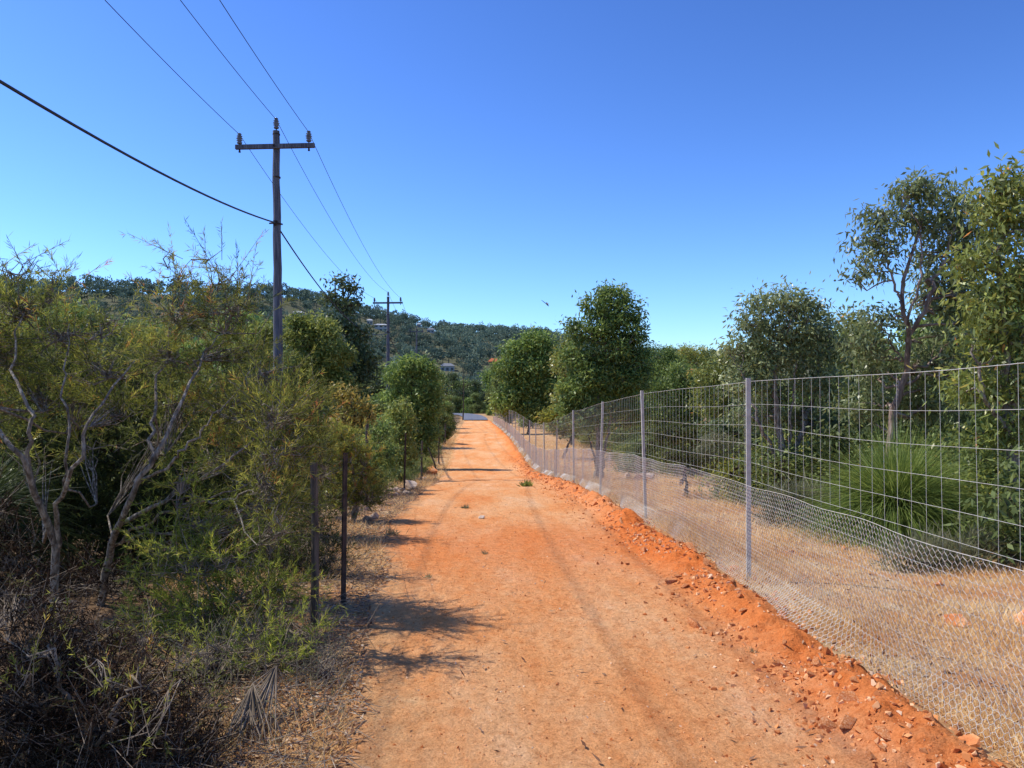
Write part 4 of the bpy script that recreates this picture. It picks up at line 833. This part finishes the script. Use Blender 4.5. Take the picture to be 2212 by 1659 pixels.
V = np.concatenate(acc.V); acc.V = [V-np.array([-1.3, 7, 0])]; acc.build('wire', M['rust'], of)
a = Acc(); g = gpt(946, 27); a.add(*tube(np.array([g-[0, 0, .1], g+[-.12, 0, .45], g+[-.34, .1, .95]]), [.03, .028, .02], 8))
tag(a.build('leaning_stake', M['darkbark']), 'black stake leaning left over rocks beside the far left track edge', 'stake')

# ------------------------------------------------------------------ stones
rng = np.random.default_rng(21)
HT = [hull(300+i, 9, (1, .8, .55), .55) for i in range(7)]
def stone_meshes(mat):
    out = []
    for i, (V, Fq) in enumerate(HT):
        me = mesh_np('stone', V, Fq, np.full(len(Fq), .5)); me.materials.append(M[mat]); out.append(me)
    return out
tmpl = stone_meshes('rock'); tmpl2 = stone_meshes('palerock')
def stone(x, y, s, label, group, tm=None):
    i = rng.integers(0, 7)
    o = bpy.data.objects.new('stone', (tm or tmpl)[i]); COL.objects.link(o); o.location = (x, y, hz(x, y)+s*.1); o.rotation_euler = (rng.uniform(-.5, .5), rng.uniform(-.5, .5), rng.uniform(0, 6.28)); o.scale = (s, s*rng.uniform(.7, 1.1), s)
    tag(o, label, 'stone', group)
for i in range(270):
    t = rng.random()**1.8; y = 2.6+t*34; x = float(fence_x(y))-.42+rng.normal()*.23
    stone(x, y, rng.uniform(.018, .05)*(1+.8*t)*(2.0 if rng.random() < .22 else 1), 'orange laterite stone in the rubble ridge at the foot of the fence', 'stones in the rubble ridge along the fence')
for i in range(36):
    y = 3.6+rng.random()**1.4*18; x = float(fence_x(y))+.25+rng.random()*(1.6+y*.15)
    stone(x, y, rng.uniform(.035, .11)*(1+y*.02), 'orange stone lying in the dry grass behind the fence', 'stones in the dry grass behind the fence')
for i in range(38):
    y = 11+rng.random()**1.3*34; x = float(left_x(y))-.02-rng.random()*.5
    stone(x, y, rng.uniform(.06, .15)*(1+y*.012), 'pale stone along the far left verge of the track', 'stones along the far left verge', tmpl2)
def boulder(label, px, py, d, s, mat, seed, sq=(1, .8, .6)):
    V, Fq = hull(seed, 15, sq, .6); g = gpt(px, d); rs = np.random.default_rng(seed)
    o = link('boulder', mesh_np('boulder', V*s, Fq, np.full(len(Fq), .5)), M[mat]); o.location = (g[0], g[1], g[2]+s*.25); o.rotation_euler = (rs.uniform(-.2, .2), rs.uniform(-.2, .2), rs.uniform(0, 6)); tag(o, label, 'rock')
boulder('orange rock behind the netting at the right edge', 2060, 1310, 5.6, .12, 'rock', 401)
boulder('larger orange rock half out of frame at the right edge behind the netting', 2225, 1290, 5.6, .17, 'rock', 402)
boulder('large orange stone at the bottom right corner of the track', 2085, 1640, 3.55, .07, 'rock', 403)
boulder('grey white rock beside the leaning rusty picket on the left', 885, 1030, 17.5, .28, 'palerock', 404)
boulder('brown rock under the black leaning stake', 930, 990, 27, .42, 'rock', 405)
boulder('pink boulder behind the fence beside the second full post', 1390, 940, 22, .38, 'palerock', 406)
boulder('small pink boulder left of the pink boulder behind the fence', 1352, 950, 24, .25, 'palerock', 407)
boulder('flat pale stone set in the middle of the track', 1040, 1105, 11.3, .09, 'palerock', 408, (1, .8, .2))
boulder('pale boulder among the bushes right of the pink boulder', 1570, 940, 17.5, .3, 'palerock', 410)
def scatter(name, label, cat, n, posf, smin, smax, mat, seed, power=2.5):
    rg = np.random.default_rng(seed); acc = Acc(); S = [hull(500+i, 8, (1, .85, .6), .5) for i in range(4)]; X, Y = posf(rg, n); Z = surf(X, Y); s = smin+(smax-smin)*rg.random(n)**power
    Rm = rotm(rg, n)
    for k in range(4):
        ix = np.arange(k, n, 4); V, Fq = S[k]; W = np.einsum('nij,vj->nvi', Rm[ix], V)*s[ix][:, None, None]+np.stack([X[ix], Y[ix], Z[ix]+s[ix]*.1], -1)[:, None]
        Fa = (Fq[None]+(np.arange(len(ix))*len(V))[:, None, None]).reshape(-1, 3); acc.add(W.reshape(-1, 3), Fa, np.repeat(rg.random(len(ix)), len(Fq)))
    tag(acc.build(name, M[mat]), label, cat, kind='stuff')
def pos_track(rg, n):
    Y = 2.5+26*rg.random(n)**2.2; t = rg.random(n); return left_x(Y)-.1+(fence_x(Y)-left_x(Y))*t, Y
def pos_berm(rg, n):
    Y = 2.3+34*rg.random(n)**1.8; X = fence_x(Y)-.44+rg.normal(size=n)*.25
    k = vnoise(X*3, Y*2, 41) > rg.random(n)*.9; return X[k], Y[k]
def scatter2(name, label, cat, n, smin, smax, mat, seed, power):
    rg = np.random.default_rng(seed); X, Y = pos_berm(rg, n); scatter(name, label, cat, len(X), lambda r, m: (X, Y), smin, smax, mat, seed+1, power)
scatter('gravel', 'loose orange gravel scattered over the track', 'gravel', 17000, pos_track, .0025, .015, 'gravel', 31, 4.2)
scatter2('rubble', 'small orange rubble crumbs heaped along the foot of the fence', 'rubble', 30000, .003, .036, 'gravel', 32, 4.4)
def litter(name, label, n, posf, seed, L=.05, W=.016, mat='litter'):
    rg = np.random.default_rng(seed); X, Y = posf(rg, n); C = np.stack([X, Y, surf(X, Y)+.006+.012*rg.random(n)], -1); D = rg.normal(size=(n, 3)); D[:, 2] *= .22
    S = rg.normal(size=(n, 3))*.25+np.array([0, 0, 1.])
    V, Fq = leaves(rg, C, D, L*rg.uniform(.4, 1.4, n), W*rg.uniform(.5, 1.3, n), side=S); acc = Acc(); acc.add(V, Fq, rg.random(n)); tag(acc.build(name, M[mat]), label, 'leaves', kind='stuff')
def pos_left(rg, n):
    Y = 2.4+20*rg.random(n)**1.8; return left_x(Y)+.25-np.abs(rg.normal(size=n))*.6, Y
def pos_right(rg, n):
    Y = 2.4+22*rg.random(n)**1.6; return fence_x(Y)-.1+np.abs(rg.normal(size=n))*2.4, Y
litter('leaf_litter', 'brown and grey fallen leaves under the left shrubs', 14000, pos_left, 41)
litter('leaf_litter', 'tan fallen leaves on the dry ground behind the fence', 9000, pos_right, 42)
litter('fallen_leaves', 'pale dry leaves scattered thinly on the track', 420, pos_track, 43, .05, .014)
rg = np.random.default_rng(44); n = 3200; X, Y = pos_left(rg, n); C = np.stack([X, Y, surf(X, Y)+.01+.06*rg.random(n)], -1); D = rg.normal(size=(n, 3)); D[:, 2] *= .35; D = norm(D)*rg.uniform(.05, .3, (n, 1)); a = Acc(); a.add(*segs(C, C+D, .0026, .0013, 3)); tag(a.build('fallen_twigs', M['twig']), 'grey fallen twigs along the left edge of the track', 'twigs', kind='stuff')
def grass(name, label, n, posf, seed, L, W, mat, lean=.6, thr=.08):
    rg = np.random.default_rng(seed); X, Y = posf(rg, n)
    m = vnoise(X*1.1, Y*1.1, 20)*.6+vnoise(X*4, Y*4, 21)*.4 > rg.random(n)*.5+thr; X = X[m]; Y = Y[m]; n = len(X)
    hf = .4+1.0*vnoise(X*1.1, Y*1.1, 20)
    C = np.stack([X, Y, surf(X, Y)-.01], -1); D = rg.normal(size=(n, 3))*lean; D[:, 2] = 1; D = norm(D); l = L*hf*rg.uniform(.4, 1.4, n)*(1+Y*.012); w = W*(1+Y*.05)
    V, Fq = leaves(rg, C, D, l, w); acc = Acc(); acc.add(V, Fq, np.clip(.05+.8*vnoise(X*1.5, Y*1.5, 30)+rg.normal(size=n)*.2, 0, 1)); return tag(acc.build(name, M[mat]), label, 'grass', kind='stuff')
def pos_rg(rg, n):
    Y = 2.2+45*rg.random(n)**1.9; return fence_x(Y)-.04+np.abs(rg.random(n)**1.15)*(2.9+Y*.28), Y
def pos_lg(rg, n):
    Y = 2.2+60*rg.random(n)**1.9; return left_x(Y)+.2-np.abs(rg.random(n)**1.2)*(1.2+Y*.1), Y
grass('dry_grass', 'pale straw coloured dry grass under and behind the new fence', 220000, pos_rg, 51, .13, .0036, 'straw', .9, .18)
grass('dry_grass', 'dry straw grass along the left verge of the track', 70000, pos_lg, 52, .13, .0036, 'straw', .9, .2)
def weed(label, px, d, n, L, mat, seed, W=.008, name='weed'):
    g = gpt(px, d); rg = np.random.default_rng(seed); C = rg.normal(size=(n, 3))*np.array([L*.35, L*.5, 0])+[0, 0, -.005]; D = rg.normal(size=(n, 3))*.8; D[:, 2] = np.abs(D[:, 2])+.35
    V, Fq = leaves(rg, C, D, L*rg.uniform(.5, 1.3, n), W); acc = Acc(); acc.add(V, Fq, rg.random(n)); o = acc.build(name, M[mat]); o.location = g; tag(o, label, 'plant')
weed('small green weed growing in the middle of the track', 1048, 8.3, 40, .05, 'greygrass', 71, .005)
weed('small olive weed near the left edge of the track', 925, 7.2, 40, .05, 'greygrass', 72, .005)
weed('low strip of weed across the left wheel rut', 1005, 12.6, 110, .07, 'greygrass', 73, .008)
weed('tuft of green weed beside the rubble ridge before the nearest post', 1622, 4.95, 35, .04, 'greygrass', 74, .004)
weed('small upright seedling on the ridge nearest the bottom right', 1775, 4.6, 30, .05, 'bright', 75, .005)
weed('fallen leafy green sprig lying on the track near the fence', 1137, 18.2, 130, .15, 'lime', 76, .03, 'leafy_sprig')
weed('grey weed at the left verge below the rounded olive shrub', 848, 9.6, 70, .12, 'greygrass', 77)
b = gpt(1000, 100); a = Acc(); a.add(*tube(smooth_path([b, b+[.1, 0, 3], b+[0, 0, 6.4]], 8), np.linspace(.09, .03, 8), 7))
for i in range(7):
    s = b+[0, 0, 3+i*.5]; e = s+[rr.uniform(-1, 1), rr.uniform(-.4, .4), rr.uniform(.4, 1.1)]; a.add(*segs([s], [e], .035, .015, 4))
tag(a.build('dead_tree', M['darkbark']), 'bare dead tree beyond the far end of the track', 'tree')
# dragonfly
root = empty('dragonfly', P(1178, 655, 2.6), 0, 'dragonfly hovering against the sky above the track', 'insect'); root.rotation_euler = (R(15), R(38), R(10))
a = Acc(); a.add(*tube(np.array([[-.016, 0, 0], [-.008, 0, 0], [0, 0, .0006], [.006, 0, .001], [.010, 0, 0], [.013, 0, 0]]), [.0007, .0009, .0011, .0022, .002, .0009], 8)); a.build('body', M['cable'], root, True)
a = Acc(); a.add(*lathe([(.0001, -.0016), (.0015, -.0008), (.0018, 0), (.0015, .0008), (.0001, .0016)], 8, (.0135, 0, 0))); a.build('head', M['cable'], root, True)
M['wing'] = leafmat('clear_wing', [(0, (.3, .3, .32)), (1, (.5, .5, .55))], .3, .5, .5)
for sx, sy in ((.007, 1), (.007, -1), (.004, 1), (.004, -1)):
    a = Acc(); a.add(np.array([[sx, 0, .0015], [sx+.004, sy*.010, .004], [sx+.001, sy*.018, .006], [sx-.003, sy*.012, .004]]), np.array([[0, 1, 2, 3]])); a.build('wing', M['wing'], root)

# ------------------------------------------------------------------ light, world, camera
EL, AZ = R(54), R(14)
s = Vector((-math.cos(EL)*math.cos(AZ), math.cos(EL)*math.sin(AZ), math.sin(EL)))
sl = bpy.data.lights.new('sun', 'SUN'); sl.energy = 5.0; sl.angle = R(.5); sl.color = (1, .95, .84)
so = bpy.data.objects.new('sun', sl); COL.objects.link(so); so.rotation_euler = s.to_track_quat('Z', 'Y').to_euler(); so.location = (0, 0, 30)
w = bpy.data.worlds.new('World'); bpy.context.scene.world = w; w.use_nodes = True; nt = w.node_tree; nt.nodes.clear()
sk = nt.nodes.new('ShaderNodeTexSky'); sk.sky_type = 'NISHITA'; sk.sun_disc = False; sk.sun_elevation = EL; sk.sun_rotation = R(284); sk.air_density = 1.0; sk.dust_density = .3; sk.ozone_density = 2.6; sk.altitude = 100
def mul(a, c):
    t = nt.nodes.new('ShaderNodeMix'); t.data_type = 'RGBA'; t.blend_type = 'MULTIPLY'; t.inputs[0].default_value = 1; t.inputs[7].default_value = (*c, 1); nt.links.new(a, t.inputs[6]); return t.outputs[2]
t1 = mul(sk.outputs[0], (.80*.14, .14, 1.50*.14)); gm = nt.nodes.new('ShaderNodeGamma'); gm.inputs[1].default_value = 1.52; nt.links.new(t1, gm.inputs[0]); t2 = mul(gm.outputs[0], (1.68/.14, 1.45/.14, 1.02/.14))
bg = nt.nodes.new('ShaderNodeBackground'); bg.inputs[1].default_value = .14; out = nt.nodes.new('ShaderNodeOutputWorld')
nt.links.new(t2, bg.inputs[0]); nt.links.new(bg.outputs[0], out.inputs[0])
cam = bpy.data.cameras.new('camera'); cam.sensor_width = 36; cam.lens = 36*1720/2212; cam.clip_end = 5000; cam.clip_start = .05
co = bpy.data.objects.new('camera', cam); COL.objects.link(co); co.location = (0, 0, EYE); co.rotation_euler = (math.pi/2+PIT, 0, -YAW); bpy.context.scene.camera = co
sc = bpy.context.scene; sc.view_settings.view_transform = 'Standard'; sc.view_settings.look = 'None'; sc.view_settings.exposure = 0; sc.view_settings.gamma = 1
